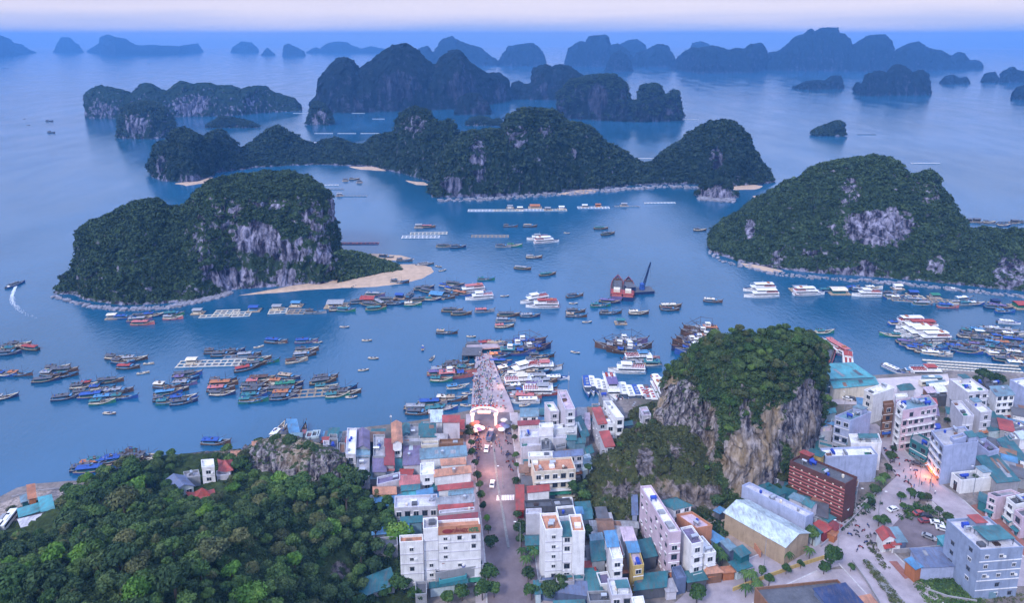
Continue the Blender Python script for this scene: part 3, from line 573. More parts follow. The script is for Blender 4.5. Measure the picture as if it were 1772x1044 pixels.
fleet(W_ + ' north of the pier', 'fwG 783 539 6;fdG 797 545 4;fgk 841 539 2;fdG 879 547 4;fgg 874 558 0;fdk 871 567 0;fda 773 576 -4;fng 916 550 6;fdG 995 541 0;fwa 997 548 -2;fet 1038 531 0;fnu 1053 524 -4;fdG 1056 544 0;fdc 1104 543 0;fdw 1158 538 0;fdc 1158 533 4;fwc 1233 523 -6;hgt 1074 560 0')
fleet('in the middle of the bay', 'png0 840 484 10;fet 840 485 8;fdg 903 467 -4;fdt 948 477 14;fwg 925 446 -4;fwG 885 391 -4;fda 917 393 0;fdt 1041 396 4;fdG 1053 406 10;fwG 993 513 4;pnr0 990 527 0;pnB0 1017 560 0;fdG 1211 399 6;pnb0 980 402 -20;png0 997 612 -30;pnB0 875 514 0')
fleet('in the middle of the bay', 'wWW0 926 522 196;wWr1 938 531 176;wWg0 931 415 176;wWW1 944 419 6')
fleet('beside the crane vessel', 'bur 1068 502 80;bnr 1087 504 80;cnG 1104 506 10')
fleet('by the ridge foot fish farms', 'rgW92 838 365 0;rgc82 880 365 0;rcW72 920 364 0;rWc62 962 364 0;Hao 926 360 0;hgW 900 363 0;hgg 948 364 0;hWW 972 362 0;hWg 883 360 0;rcW92 1027 360 0;hoo 1035 358 0;hgW 1012 359 0;hgg 1080 357 0;rcW91 1142 352 4;rWg71 1085 358 0')
fleet('north of the beach', 'rgc92 742 405 4;rkW92 728 411 2;fwk 742 394 4;hgg 725 394 0;rca92 848 410 0;fgG 768 427 -2;fnG 792 428 0;fgG 868 428 -4;fee 891 428 -4;rkk91 592 422 0;rkk91 622 422 0;hgg 588 339 0;rgg81 612 340 0;hgG 622 316 0;fdG 612 311 0;hgG 598 313 0;rgg71 575 328 4;rgW51 572 321 4')
fleet('in the wooden group left of pier', 'fng 765 643 8;fdG 782 640 6;fwG 800 636 0;fet 812 641 -6;fdG 790 632 4;tkk1 790 652 6;fet 764 659 4;fku 760 648 10',)
fleet("near the pier's left side", 'fss 790 673 6;fda 788 692 14;fyy 774 694 8'.replace('fyy', 'fwc') + ';pbb0 809 683 0;pgG0 806 704 -6;fgb 748 701 6;fbt 770 709 8;fng 724 710 4;fwG 724 717 4;fWt1 755 712 8;pWg1 824 666 90;pgG0 824 676 10;pgG0 826 690 0')
fleet('at the pier head', 'fgr 846 596 4;fwa 862 599 -8;fdG 826 600 4;tbs 905 604 2;tbt1 895 613 4;tnb 915 597 6;fno 864 618 0;fbb 866 628 -8;fdG 934 618 6;tnG1 924 608 8;fwG 878 600 20')
fleet('at the berth right of the pier', 'fwW 925 634 6;wWk0 940 641 8;wWW0 906 644 196;fna 930 648 4;sWW 962 657 6;fwc 898 652 4;sWg 934 655 2;sWW 914 657 6;fwg 940 664 4;wkc0 904 665 2;sWu 930 668 2;fdW 900 672 4;sWW 918 674 184;fwc 940 676 4;fbb 914 681 0;wrg0 936 682 0;sWg 906 686 2;fkk 912 690 0;sWW2 908 697 182;fdG 896 678 8;fnG 893 660 0;pgG0 909 706 0;fdG 950 640 10;fnG 928 627 0;sWW 893 657 190;fkW 880 640 20')
fleet("tied to the pier's right side", 'pgW0 872 636 60;pgg1 869 644 80;pgW0 872 651 70;pdG0 868 658 60;pgg1 872 664 80;pgG0 868 671 60;pWg0 875 629 40')
fleet('in the trawler raft at centre right', 'twd0 1062 604 172;tnb 1078 602 170;tdG1 1082 611 172;tdg0 1100 604 6;tug 1090 596 4;wks0 1112 624 4;tst0 1113 634 176')
fleet('in the raft before the tree-topped rock', 'tdd0 1208 580 170;two1 1211 588 172;tdG 1206 597 4;tng1 1192 607 172;tbt0 1200 615 172;tdG1 1196 600 174;two0 1212 574 176;tdd 1200 592 174')
fleet('in front of the moored white row', 'wWW0 1085 645 172')
fleet('in the row moored at the quay', 'sbb 1016 672 -92;sWW 1024 671 -90;sWW 1036 675 -90;sWW 1045 677 -90;wWu0 1057 679 -92;sWW 1070 684 -90;sWW 1080 684 -90;sWW 1091 688 -88;sbb 1102 686 -88;sWW 1113 687 -84;sGG 1121 686 -88;sWW 1130 694 -88;wWW1 1144 694 -90;wkk0 1159 690 -88;sWW 1141 667 -80;sgs 1167 670 -78;fkk 1176 662 -60;sbg 1120 693 -88', 1.22)
fleet('behind the moored row', 'sbs 1080 702 30;pbb1 1090 699 20;sbt 1098 705 60;pse1 1074 696 0;pWb1 1060 698 80', .8)
fleet('below the right island', 'wWW1 1312 504 176;wWW2 1318 514 176;wWW1 1399 510 4;Hgg 1385 504 0;Htc 1450 507 0;fbt 1432 504 8;wWW0 1500 513 176;fng 1490 504 4;fnb 1475 500 8;fWW 1510 500 0')
fleet('in the raft below the right island', 'fgG 1537 510 6;fbg 1546 516 0;rac72 1566 516 -6;hnb 1580 511 -8;fug 1584 522 -10;fsg 1596 529 -4;hWW 1553 500 0;raa62 1572 520 -10;fgW 1558 518 0')
fleet('along the far right shore', 'hge 1617 516 0;raa62 1632 523 -10;fkb 1641 531 -8;fsW 1666 520 0;fgt 1674 528 0;fbW 1686 527 0;fWg 1660 527 0;hnn 1722 526 -4;fnu 1730 532 -20;fbs 1740 541 -14;fnG 1718 533 -6;Her 1768 532 0;pWW1 1651 503 -30;sWW 1745 560 -12')
fleet('in the white stack at right', 'wWW1 1582 563 0;wWr2 1586 569 178;wWW1 1580 577 176;wWr0 1602 574 0;wWW2 1594 585 176;wWW1 1610 592 176;fbb 1552 562 0;fet 1541 582 174')
fleet('in the blue raft below the white stack', 'fnu 1570 597 -18;fbG 1578 602 -14;fnb 1588 607 -14;fwG 1600 611 -12;fsG 1606 599 -14;fbt 1616 604 -14;fWg 1622 611 -16;fgW 1626 616 -16;fnG 1592 598 -14;fdG 1584 594 -14;fbb 1598 604 -14;fsW 1612 615 -14')
fleet("in the crowded right anchorage's upper half", 'fnG 1650 592 -10;fdG 1660 597 -8;fbb 1655 604 -10;fnG 1664 608 -12;fdw 1680 604 -12;fsn 1690 612 -14;fbG 1676 612 -12;fnt 1682 578 -10;fbs 1694 574 -10;fgW 1705 578 -6;fnG 1678 586 -10;fbG 1692 584 -12;fsg 1712 572 -6;fbW 1728 572 -8;fgg 1738 577 -8;fnG 1722 580 -10;fbG 1708 588 -12;fdG 1698 592 -12;fsb 1735 586 -10;fgW 1750 583 -10;fng 1765 580 -10;fbb 1752 592 -10')
fleet("in the crowded right anchorage's lower half", 'fdu 1694 600 -12;fnG 1708 600 -14;fbs 1722 596 -12;fdo 1738 598 -14;fnb 1766 592 -12;fsG 1768 602 -12;fnG 1754 604 -14;fbG 1740 608 -14;fdt 1724 606 -14;fng 1710 610 -14;fbW 1726 616 -14;fdG 1742 618 -14;fsc 1758 614 -14;fnG 1770 612 -14;fnG 1740 627 -14;fbo 1756 625 -14;fdG 1770 622 -12;fgW 1762 632 -12')
fleet('beside the tree rock and teal shed', 'wuk0 1438 602 100;wgk1 1447 609 110;bur 1428 622 58;wWr0 1464 630 64;fet 1425 577 8;sWW 1546 642 -62;sss 1576 646 170;wkr0 1607 650 0')
fleet('below the wooded hill headland', 'fnG 150 811 12;fwo 164 806 12;fbb 163 816 12;fnt 180 803 12;fdb 194 801 14;fnb 208 797 14;fdG 228 795 -8;fgG 243 799 -4;fdd 238 790 -14;fdG 254 794 -4;fku 205 823 12;fwb 375 769 -4;fgW 480 749 90;fnG 497 748 90;fdk 525 751 96')
fleet('far out on the left water', 'pnB0 42 206 0;pnB0 48 217 0;fdG 84 210 0;fdG 90 230 -20;pnB0 112 141 0;fdG 257 111 0', 1.2)
fleet('leaving a wake at far left', 'sbB 27 494 75')
fleet('on the strait behind the ridge', 'rWW91 640 231 0;rWW91 600 231 0;rWW91 560 231 0;rkW81 620 196 0;rgW91 1195 207 0;rgW91 1120 275 0;rgW91 1105 275 0;rGG91 1500 233 0;rgW91 1598 283 0;rgW91 1605 283 0;rkW91 520 196 0;rkW71 695 184 0;rgW71 535 247 0;rkW71 655 206 0', 1)
fleet('beyond the right island', 'rGG92 1690 386 -6;hGG 1690 384 0;hGG 1676 384 0;rGG92 1725 388 -4;fdG 1710 387 0;fnG 1735 390 0;rGG92 1760 386 4;hGG 1755 386 0;fdG 1770 386 0')
# hulks and timber lying on the spit
fleet('lying on the sand spit', 'sGG2 735 459 20;pdd0 766 468 30;fGG2 700 452 -6;fGB1 668 447 -8;pdd0 757 462 -30;fdG2 690 489 4;pdd0 612 497 40')
# ================================================================== beach, wake, floating docks
def sheet(name, pts, z, m, kind='structure', th=None, label=None, cat=None, center=True):
    w3 = [P(x, y, z) for x, y in pts]; ar = sum(w3[i][0] * w3[(i + 1) % len(w3)][1] - w3[(i + 1) % len(w3)][0] * w3[i][1] for i in range(len(w3)))
    if ar < 0: w3 = w3[::-1]
    mb = MB()
    if th: mb.prism([(p[0], p[1]) for p in w3], z - th, z)
    else: mb.add(w3, [tuple(range(len(w3)))])
    return tag(mb.obj(name, m), label, cat, kind=kind)
SAND = mat('sand', (.50, .36, .25), .95, var=.22, vscale=.25)
def mound(name, pts, zt, m, n=28, kind='structure'):   # a low domed patch with soft shore
    w3 = [P(x, y, 0) for x, y in pts]; cx = sum(p[0] for p in w3) / len(w3); cy = sum(p[1] for p in w3) / len(w3)
    per = resample([(p[0], p[1]) for p in w3 + w3[:1]], 90)[:-1]; V = []; k = 8
    for j in range(k + 1):
        t = j / k
        for (x, y) in per: V.append((cx + (x - cx) * (1 - t), cy + (y - cy) * (1 - t), -.4 + (zt + .4) * min(1, (t * 3.5)) ** .7))
    V = np.array(V); V[:, 2] += fbm(V, 9, 3, 5) * .35; V[:, :2] += np.stack([fbm(V, 12, 3, 9), fbm(V, 12, 3, 19)], 1) * 1.5
    nu = len(per); F_ = [(j * nu + i, j * nu + (i + 1) % nu, (j + 1) * nu + (i + 1) % nu, (j + 1) * nu + i) for j in range(k) for i in range(nu)]
    return tag(link(name, np_mesh(name, V, F_, [m], smooth=True)), kind=kind)
mound('beach', [(400,514),(460,509),(540,503),(600,500),(650,498),(700,491),(738,482),(758,470),(752,461),(722,456),(690,455),(650,460),(600,478),(540,492),(470,500)], 1.1, SAND)
for i, pts in enumerate([[(1240,323),(1268,320),(1300,318),(1325,322),(1310,328),(1270,329)], [(960,336),(1000,329),(1040,327),(1030,334),(985,338)], [(600,288),(660,289),(670,296),(620,293)], [(1280,455),(1320,462),(1360,470),(1345,473),(1290,463)], [(300,318),(345,314),(372,306),(360,316),(320,322)], [(1300,340),(1330,336),(1345,340),(1320,346)], [(700,312),(735,316),(745,321),(720,320)]]):
    mound('beach', pts, .8, SAND)
mound('beach', [(598,440),(640,438),(700,443),(722,449),(700,452),(640,449)], .7, SAND)
# foam wake of the running speedboat
def wake():
    m = mat('foam', (.62, .68, .74), .6); mb = MB(); g = random.Random(1); pts = resample([P(27,496,0)[:2], P(24,503,0)[:2], P(20,514,0)[:2], P(23,526,0)[:2], P(34,538,0)[:2], P(60,552,0)[:2]], 160)
    for i, (x, y) in enumerate(pts):
        t = i / 160; wd = .5 + 2.6 * t; n = int(9 * (1 - t) ** 1.3) + 1
        for _ in range(n):
            cx, cy, s = x + g.gauss(0, wd * .45), y + g.uniform(-1, 1), g.uniform(.12, .5) * (1.1 - t * .7); a = [g.uniform(.5, 1) * s for _ in range(6)]
            mb.add([(cx + a[k] * math.cos(k * 1.047), cy + 1.6 * a[k] * math.sin(k * 1.047), .03 + .0002 * len(mb.f)) for k in range(6)], [(0, 1, 2, 3, 4, 5)])
    tag(mb.obj('wake', m), kind='stuff')
wake()
# rocks along the water's edge
def boulders():
    m = MATS['karst_mid']; rock = mat('shore_rock', (.26, .26, .30), .9, var=.5, vscale=.5); V = []; Fc = []; r = random.Random(3)
    lines = [[(95,514),(150,530),(210,537),(280,534),(320,528)], [(300,530),(330,525),(370,516),(400,508)], [(1226,436),(1250,452),(1290,462),(1340,474),(1400,481),(1480,486),(1560,492),(1640,500),(1772,514)], [(760,347),(830,346),(900,341),(980,336),(1060,330),(1150,323),(1240,326)], [(1210,344),(1270,348)]]
    cube = np.array([(-1,-1,-1),(1,-1,-1),(1,1,-1),(-1,1,-1),(-1,-1,1),(1,-1,1),(1,1,1),(-1,1,1)], float); fc = [(0,3,2,1),(4,5,6,7),(0,1,5,4),(1,2,6,5),(2,3,7,6),(3,0,4,7)]
    for ln in lines:
        rs = resample(ln, 130)
        for (x, y) in rs:
            for _ in range(2):
                c = P(x + r.uniform(-3, 3), y + r.uniform(-2.5, 2.5), 0); s = r.uniform(.4, 1.7) * c[1] / 450; k = cube * np.array([r.uniform(.6, 1.2) for _ in range(3)]) * s * np.array([[r.uniform(.6, 1.1)] for _ in range(8)]); a = r.uniform(0, 3)
                k = np.stack([k[:, 0] * math.cos(a) - k[:, 1] * math.sin(a), k[:, 0] * math.sin(a) + k[:, 1] * math.cos(a), k[:, 2] * .7], 1) + np.array(c); o = len(V)
                V += k.tolist(); Fc += [tuple(i + o for i in f) for f in fc]
    tag(link('shore_rocks', np_mesh('shore_rocks', V, Fc, [rock])), kind='stuff')
boulders()
# ================================================================== town
C.update(lav=(.56,.55,.60), brown=(.24,.13,.08), terra=(.52,.24,.14), dred=(.26,.045,.05), steel=(.16,.27,.33), dteal=(.02,.13,.15), cyan=(.07,.32,.36), slate=(.13,.17,.28), steelb=(.27,.33,.46), maroon=(.12,.055,.05), yellow=(.52,.38,.14), pinkw=(.58,.46,.53), bluew=(.38,.43,.60), bright=(.03,.07,.40), pale=(.50,.60,.62), dpurp=(.17,.14,.24), concrete=(.36,.35,.37))
COLN.update(lav='lavender', brown='brown', terra='terracotta', dred='dark-red', steel='steel-blue', dteal='dark-teal', cyan='turquoise', slate='slate-blue', steelb='grey-blue', maroon='maroon', yellow='yellow', pinkw='pale-pink', bluew='pale-blue', bright='bright-blue', pale='grey-green', dpurp='dark-purple', concrete='concrete', purple='purple')
def wall_mat(c):
    nm = 'wall_' + c
    if nm in MATS: return MATS[nm]
    b = NB(nm); col = C[c]; n = b.noise(.35, 5, .65); s = b.noise(.9, 6, .7, (1, 1, .12)); g = b.noise(3.0, 4, .6)
    a = b.ramp(n, [(.3, tuple(x * .80 for x in col)), (.7, tuple(min(.86, x * 1.08) for x in col))])
    a = b.mix(b.math('MULTIPLY', b.ramp(s, [(.50, 0.0), (.68, 1.0)]), .45), a, tuple(x * .42 for x in col))
    a = b.mix(b.math('MULTIPLY', b.ramp(g, [(.55, 0.0), (.7, 1.0)]), .15), a, tuple(x * .6 for x in col))
    b.l(a, b.b.inputs['Base Color']); b.b.inputs['Roughness'].default_value = .85; b.b.inputs['Specular IOR Level'].default_value = .2; return b.m
def roof_mat(c, flat=False):
    nm = ('flatroof_' if flat else 'sheet_') + c
    if nm in MATS: return MATS[nm]
    b = NB(nm); col = C[c]; n = b.noise(.22, 6, .7); n2 = b.noise(1.4, 5, .65, (1, 1, 1) if flat else (1, .2, 1))
    a = b.ramp(n, [(.3, tuple(x * .55 for x in col)), (.52, col), (.75, tuple(min(.8, x * 1.35 + .02) for x in col))])
    a = b.mix(b.math('MULTIPLY', b.ramp(n2, [(.48, 0.0), (.66, 1.0)]), .5), a, tuple(x * .45 + .02 for x in col) if flat else tuple(x * .4 + .05 for x in (.22, .12, .08)))
    b.l(a, b.b.inputs['Base Color']); b.b.inputs['Roughness'].default_value = .8 if flat else .45
    if not flat:
        wv = b.n('ShaderNodeTexWave', bands_direction='X'); wv.inputs['Scale'].default_value = 1.1; b.l(b.pos.outputs['Position'], wv.inputs[0]); b.bump(wv.outputs['Fac'], .08, .7)
    return b.m
STEEL = mat('tank_steel', (.55,.57,.60), .28, .8); FRAME = mat('window_frame', (.62,.62,.62), .6)
LITW = mat('lit_window', (.9,.6,.25), .4, emit=(1, .62, .25), es=1.0)
WM = {}
_a = MB(); _a.box(-.4, -.35, 0, .4, -.01, .6); ACM = _a.mesh('air_conditioner', [cm('white')])
def win_mesh(w, h, style):
    k = (round(w, 1), round(h, 1), style)
    if k in WM: return WM[k]
    f = MB(); f.box(-w / 2 - .12, -.07, -.12, w / 2 + .12, -.003, 0); f.box(-w / 2 - .12, -.07, h, w / 2 + .12, -.003, h + .12)
    f.box(-w / 2 - .12, -.07, 0, -w / 2, -.003, h); f.box(w / 2, -.07, 0, w / 2 + .12, -.003, h); f.box(-.04, -.06, 0, .04, -.003, h)
    f.box(-w / 2 - .2, -.28, h + .16, w / 2 + .2, -.003, h + .24)
    g = MB(); g.box(-w / 2, -.035, 0, w / 2, -.003, h); WM[k] = (f.mesh('window', [FRAME if style != 'dark' else cm('dgrey')]), g.mesh('pane', [GLASS if style != 'lit' else LITW])); return WM[k]
def stripes(b, emit): pass
class BLD:
    """affine frame: u along the front, v into depth"""
    def __init__(s, FL, FR, BR, h, z0=2.0, BL=None):
        z = z0 + h; s.h, s.z0 = h, z0; s.o, fr, br = [np.array(P(x, y, z))[:2] for x, y in (FL, FR, BR)]
        s.W = np.linalg.norm(fr - s.o); s.D = np.linalg.norm(br - fr); s.ux = (fr - s.o) / s.W; s.uy = (br - fr) / s.D
        if BL is not None: bl = np.array(P(BL[0], BL[1], z))[:2]; d2 = bl - s.o; s.uy = (s.uy * s.D + d2) / 2; s.D = np.linalg.norm(s.uy); s.uy = s.uy / s.D
    def m(s, u, v): q = s.ux * u + s.uy * v; return (q[0], q[1])
    def box(s, mb, u0, v0, z0, u1, v1, z1, m=0): mb.prism([s.m(u0, v0), s.m(u1, v0), s.m(u1, v1), s.m(u0, v1)], z0, z1, m)
def shell(b, parent, wall, rt, rc, rng, opts, first=True):
    """walls, roof, windows and rooftop things of one volume as parts of `parent`; coordinates relative to its origin"""
    W, D, h = b.W, b.D, b.h; off = np.array(b.o) - np.array(parent['_o']) if True else 0
    def emit(mb, name, ms, par=None):
        mb.v = [(x + off[0], y + off[1], z) for x, y, z in mb.v]; return mb.obj(name, ms, par or parent)
    wm = wall_mat(wall); q = [b.m(0, 0), b.m(W, 0), b.m(W, D), b.m(0, D)]; mb = MB()
    sl = min(1.2, D * .12) if rt == 'S' else 0
    if rt == 'F':
        mb.prism(q, 0, h); emit(mb, 'wall', wm)
        r_ = MB(); t = .22; b.box(r_, t, t, h - .02, W - t, D - t, h + .06); emit(r_, 'roof', roof_mat(rc, True))
        p = MB(); ph = .9
        b.box(p, -.05, -.05, h, W + .05, t, h + ph); b.box(p, -.05, D - t, h, W + .05, D + .05, h + ph); b.box(p, -.05, t, h, t, D - t, h + ph); b.box(p, W - t, t, h, W + .05, D - t, h + ph)
        emit(p, 'parapet', wm)
        nt = int(W * D / 20); nt = min(nt, 10) if 'x' not in opts else 0
        for _ in range(nt):
            x, y = rng.uniform(1.2, max(1.3, W - 1.6)), rng.uniform(1.2, max(1.3, D - 1.6)); g = MB(); k = rng.random(); zz = h + .07
            cx, cy = b.m(x, y)
            if k < .42:
                L2 = rng.uniform(.8, 1.3); a = (b.ux if rng.random() < .5 else b.uy) * L2
                g.tube((cx - a[0], cy - a[1], zz + 1.3), (cx + a[0], cy + a[1], zz + 1.3), .62, n=9); g.box(cx - .9, cy - .5, zz, cx - .75, cy + .5, zz + .8); g.box(cx + .75, cy - .5, zz, cx + .9, cy + .5, zz + .8); emit(g, 'water_tank', STEEL if rng.random() < .7 else cm('bright'))
            elif k < .62: b.box(g, x - 1.0, y - .8, zz, x + 1.0, y + .8, zz + rng.uniform(.5, 1.1)); emit(g, 'air_conditioner', cm(rng.choice(['white', 'grey', 'dgrey'])))
            elif k < .8:
                for i in range(4): b.box(g, x - 1 + i * .5, y - .7, zz, x - 1 + i * .5 + .3, y + .7, zz + .5)
                emit(g, 'planter', cm(rng.choice(['dwood', 'green', 'brown'])))
            else: g.lathe((cx, cy, zz), [(.4, 0), (.48, .4), (.48, 1.0), (.2, 1.2)], 9); emit(g, 'water_tank', cm(rng.choice(['bright', 'grey', 'cream'])))
        if 'u' in opts or (W > 4.5 and D > 9 and rng.random() < .55 and 'x' not in opts):
            u0, v0 = rng.uniform(.4, max(.5, W - 4.2)), rng.uniform(D * .45, D * .75); ww, dd = min(3.6, W - .8), min(3.4, D * .2 + 1); g = MB(); b.box(g, u0, v0, h, u0 + ww, v0 + dd, h + 2.6); emit(g, 'stair_house', wm)
            g = MB(); b.box(g, u0 - .3, v0 - .3, h + 2.62, u0 + ww + .3, v0 + dd + .3, h + 2.78); emit(g, 'stair_house_roof', roof_mat(rng.choice(['teal', 'steel', 'concrete', 'red', 'dteal'])))
        if 'c' in opts:
            g = MB(); u1, v1 = W * .9, D * .55
            for (x, y) in ((W * .3, D * .15), (u1 - .2, D * .15), (W * .3, v1), (u1 - .2, v1)): b.box(g, x, y, h, x + .15, y + .15, h + 2.4)
            emit(g, 'canopy_post', cm('dgrey')); g = MB(); b.box(g, W * .25, D * .12, h + 2.42, u1, v1 + .4, h + 2.55); emit(g, 'canopy', roof_mat(opts[opts.index('c') + 1:] and 'dteal' or 'teal'))
    elif rt == 'S':
        mb.prism(q, 0, [h - .1, h - .1, h + sl - .1, h + sl - .1]); emit(mb, 'wall', wm)
        r_ = MB(); o = .45; r_.prism([b.m(-o, -o), b.m(W + o, -o), b.m(W + o, D + o), b.m(-o, D + o)], [h - .09, h - .09, h + sl - .05, h + sl - .05], [h + .05, h + .05, h + sl + .09, h + sl + .09]); emit(r_, 'roof', roof_mat(rc))
        for _ in range(int(min(3, W * D / 45))):
            g = MB(); pw, pd = rng.uniform(.9, 2.2), rng.uniform(.25, .6) * D; x, y = rng.uniform(0, max(.1, W - pw)), rng.uniform(0, D - pd); k0, k1 = h + .05 + (sl + .04) * (y + o) / (D + 2 * o), h + .05 + (sl + .04) * (y + pd + o) / (D + 2 * o)
            g.prism([b.m(x, y), b.m(x + pw, y), b.m(x + pw, y + pd), b.m(x, y + pd)], [k0 - .02, k0 - .02, k1 - .02, k1 - .02], [k0 + .03, k0 + .03, k1 + .03, k1 + .03]); emit(g, 'roof_patch', roof_mat(rng.choice(['grey', 'pale', 'dgrey', 'brown', rc])))
        if W * D > 40 and rng.random() < .6 and 'x' not in opts:
            g = MB(); x, y = rng.uniform(.2, .8) * W, rng.uniform(.3, .8) * D; c_ = b.m(x, y); g.lathe((c_[0], c_[1], h + .1), [(.7, 0), (.7, 1.5), (.2, 1.8)], 9); emit(g, 'water_tank', STEEL)
    else:                                        # gables: Gx ridge along the front, Gy ridge along the depth, H hip, P flared pagoda
        rh = min(2.4, (D if rt == 'X' else W) * .22 + .4); o = .5
        mb.prism(q, 0, h)
        if rt == 'X': a, c = b.m(0, D / 2), b.m(W, D / 2); tri = [(q[0], q[3], a), (q[2], q[1], c)]
        elif rt == 'Y': a, c = b.m(W / 2, 0), b.m(W / 2, D); tri = [(q[1], q[0], a), (q[3], q[2], c)]
        else: tri = []
        for t in tri: mb.add([t[0] + (h,), t[1] + (h,), t[2] + (h + rh,)], [(0, 1, 2)])
        emit(mb, 'wall', wm); r_ = MB()
        def slab(a, b_, c, d): n = .12; r_.add([a, b_, c, d] + [(x, y, z + n) for x, y, z in (a, b_, c, d)], [(3, 2, 1, 0), (4, 5, 6, 7), (0, 1, 5, 4), (1, 2, 6, 5), (2, 3, 7, 6), (3, 0, 4, 7)])
        e = h - o * .3
        if rt == 'X':
            slab(b.m(-o, -o) + (e,), b.m(W + o, -o) + (e,), b.m(W + o, D / 2) + (h + rh,), b.m(-o, D / 2) + (h + rh,)); slab(b.m(-o, D / 2) + (h + rh + .01,), b.m(W + o, D / 2) + (h + rh + .01,), b.m(W + o, D + o) + (e,), b.m(-o, D + o) + (e,))
        elif rt == 'Y':
            slab(b.m(-o, -o) + (e,), b.m(W / 2, -o) + (h + rh,), b.m(W / 2, D + o) + (h + rh,), b.m(-o, D + o) + (e,)); slab(b.m(W / 2, -o) + (h + rh + .01,), b.m(W + o, -o) + (e,), b.m(W + o, D + o) + (e,), b.m(W / 2, D + o) + (h + rh + .01,))
        else:
            k = .5 if W > D else .5; r0, r1 = (b.m(D / 2, D / 2), b.m(W - D / 2, D / 2)) if W > D * 1.1 else (b.m(W / 2, D * .45), b.m(W / 2, D * .55)) if rt != 'P' else (b.m(W * .48, D * .5), b.m(W * .52, D * .5))
            ex = 1.0 if rt == 'P' else o; cz = h + (.7 if rt == 'P' else -.1); A_ = [b.m(-ex, -ex) + (cz,), b.m(W + ex, -ex) + (cz,), b.m(W + ex, D + ex) + (cz,), b.m(-ex, D + ex) + (cz,)]
            R0, R1 = r0 + (h + rh + (1.4 if rt == 'P' else 0),), r1 + (h + rh + (1.4 if rt == 'P' else 0),)
            if rt == 'P':
                M_ = [b.m(W / 2, -ex * .6) + (h - .1,), b.m(W + ex * .6, D / 2) + (h - .1,), b.m(W / 2, D + ex * .6) + (h - .1,), b.m(-ex * .6, D / 2) + (h - .1,)]; N8 = [A_[0], M_[0], A_[1], M_[1], A_[2], M_[2], A_[3], M_[3]]; c0 = b.m(W / 2, D / 2)
                mid_ = [tuple(.5 * p[i] + .5 * (c0 + (h + .9,))[i] for i in range(2)) + (h + .9 + (.25 if j % 2 == 0 else 0),) for j, p in enumerate(N8)]
                r_.add(N8 + mid_ + [c0 + (h + rh + 1.5,)], [(i, (i + 1) % 8, 8 + (i + 1) % 8, 8 + i) for i in range(8)] + [(8 + i, 8 + (i + 1) % 8, 16) for i in range(8)] + [tuple(range(7, -1, -1))])
            else: r_.add(A_ + [R0, R1], [(0, 1, 5, 4), (1, 2, 5), (2, 3, 4, 5), (3, 0, 4), (3, 2, 1, 0)])
        emit(r_, 'roof', roof_mat(rc))
    if wall == 'maroon':
        for k in range(9):
            g = MB(); z = 2.6 + k * 1.32; b.box(g, 0, -.12, z, W, -.003, z + .34); emit(g, 'facade_band', cm('pink')); 
            if k in (2, 4, 6, 8):
                for i in range(7): g = MB(); u = 1.5 + i * (W - 3) / 6; b.box(g, u, -.2, z + .5, u + .5, -.01, z + .9); emit(g, 'wall_lamp', cm('cream'))
    # facade
    def face(side, dens, bal=False):
        L_, o2, d, out = {'w': (W, (0, 0), b.ux, None), 'l': (D, (0, D), -b.uy, None), 'r': (D, (W, 0), b.uy, None)}[side]
        fl = max(1, int(round(h / 3.35))); fh = h / fl; n = max(1, int(L_ / (dens * (1.5 if 's' in opts else 1)))); st = L_ / n
        ang = math.atan2(d[1], d[0]); base = np.array(b.m(*o2)) + off; cnt = 0
        if L_ < 2: return
        bal = h > 6 and rng.random() < .45
        if side == 'w' and fl > 1:
            bd = MB(); c0 = (0, 0)
            for k in range(1, fl): b.box(bd, 0, -.18, k * fh - .12, W, -.003, k * fh + .1)
            emit(bd, 'ledge', wall_mat('white' if wall != 'white' else 'lav'))
        for k in range(fl):
            for i in range(n):
                if rng.random() < (.12 if side == 'w' and 's' not in opts else .4 if 's' in opts else .3): continue
                if cnt > 90: return
                ww = min(1.7, st * .55) if side == 'w' and 's' not in opts else min(1.1, st * .4); hh = fh * .46 if side == 'w' and 's' not in opts else fh * .32; zz = k * fh + fh * .30
                lit = rng.random() < .006
                f, g = win_mesh(ww, hh, 'lit' if lit else ('dark' if rng.random() < .3 else 'std')); pos = base + d * (st * (i + .5)); wo_ = link('window', f, parent, (pos[0], pos[1], zz), ang); cnt += 1
                link('pane', g, wo_)
                if rng.random() < .22 and W > 3:
                    q_ = pos + d * (ww * .5 + .55); link('air_conditioner', ACM, parent, (q_[0], q_[1], zz + .1), ang)
            if side == 'w' and k > 0 and W > 3 and ('B' in opts or (bal and 's' not in opts)):
                bb = MB(); b.box(bb, W * .12, -1.1, k * fh + .0, W * .88, -.02, k * fh + .15)
                for i in range(9): u = W * .12 + (W * .76 - .06) * i / 8; b.box(bb, u, -1.08, k * fh + .15, u + .06, -1.02, k * fh + 1.0)
                b.box(bb, W * .12, -1.1, k * fh + 1.0, W * .88, -1.0, k * fh + 1.08); emit(bb, 'balcony', wall_mat('white'))
    for s_ in 'wlr':
        if s_ in opts: face(s_, 2.9 if s_ == 'w' else 3.6)
    if 'w' in opts and first and rng.random() < .6:
        g = MB(); g.add([b.m(.2, -1.5) + (2.55,), b.m(W - .2, -1.5) + (2.55,), b.m(W - .2, -.02) + (3.0,), b.m(.2, -.02) + (3.0,), b.m(.2, -1.5) + (2.62,), b.m(W - .2, -1.5) + (2.62,), b.m(W - .2, -.02) + (3.07,), b.m(.2, -.02) + (3.07,)], [(3, 2, 1, 0), (4, 5, 6, 7), (0, 1, 5, 4), (1, 2, 6, 5), (2, 3, 7, 6), (3, 0, 4, 7)]); emit(g, 'awning', cm(rng.choice(['teal', 'blue', 'red', 'green', 'grey', 'orange'])))
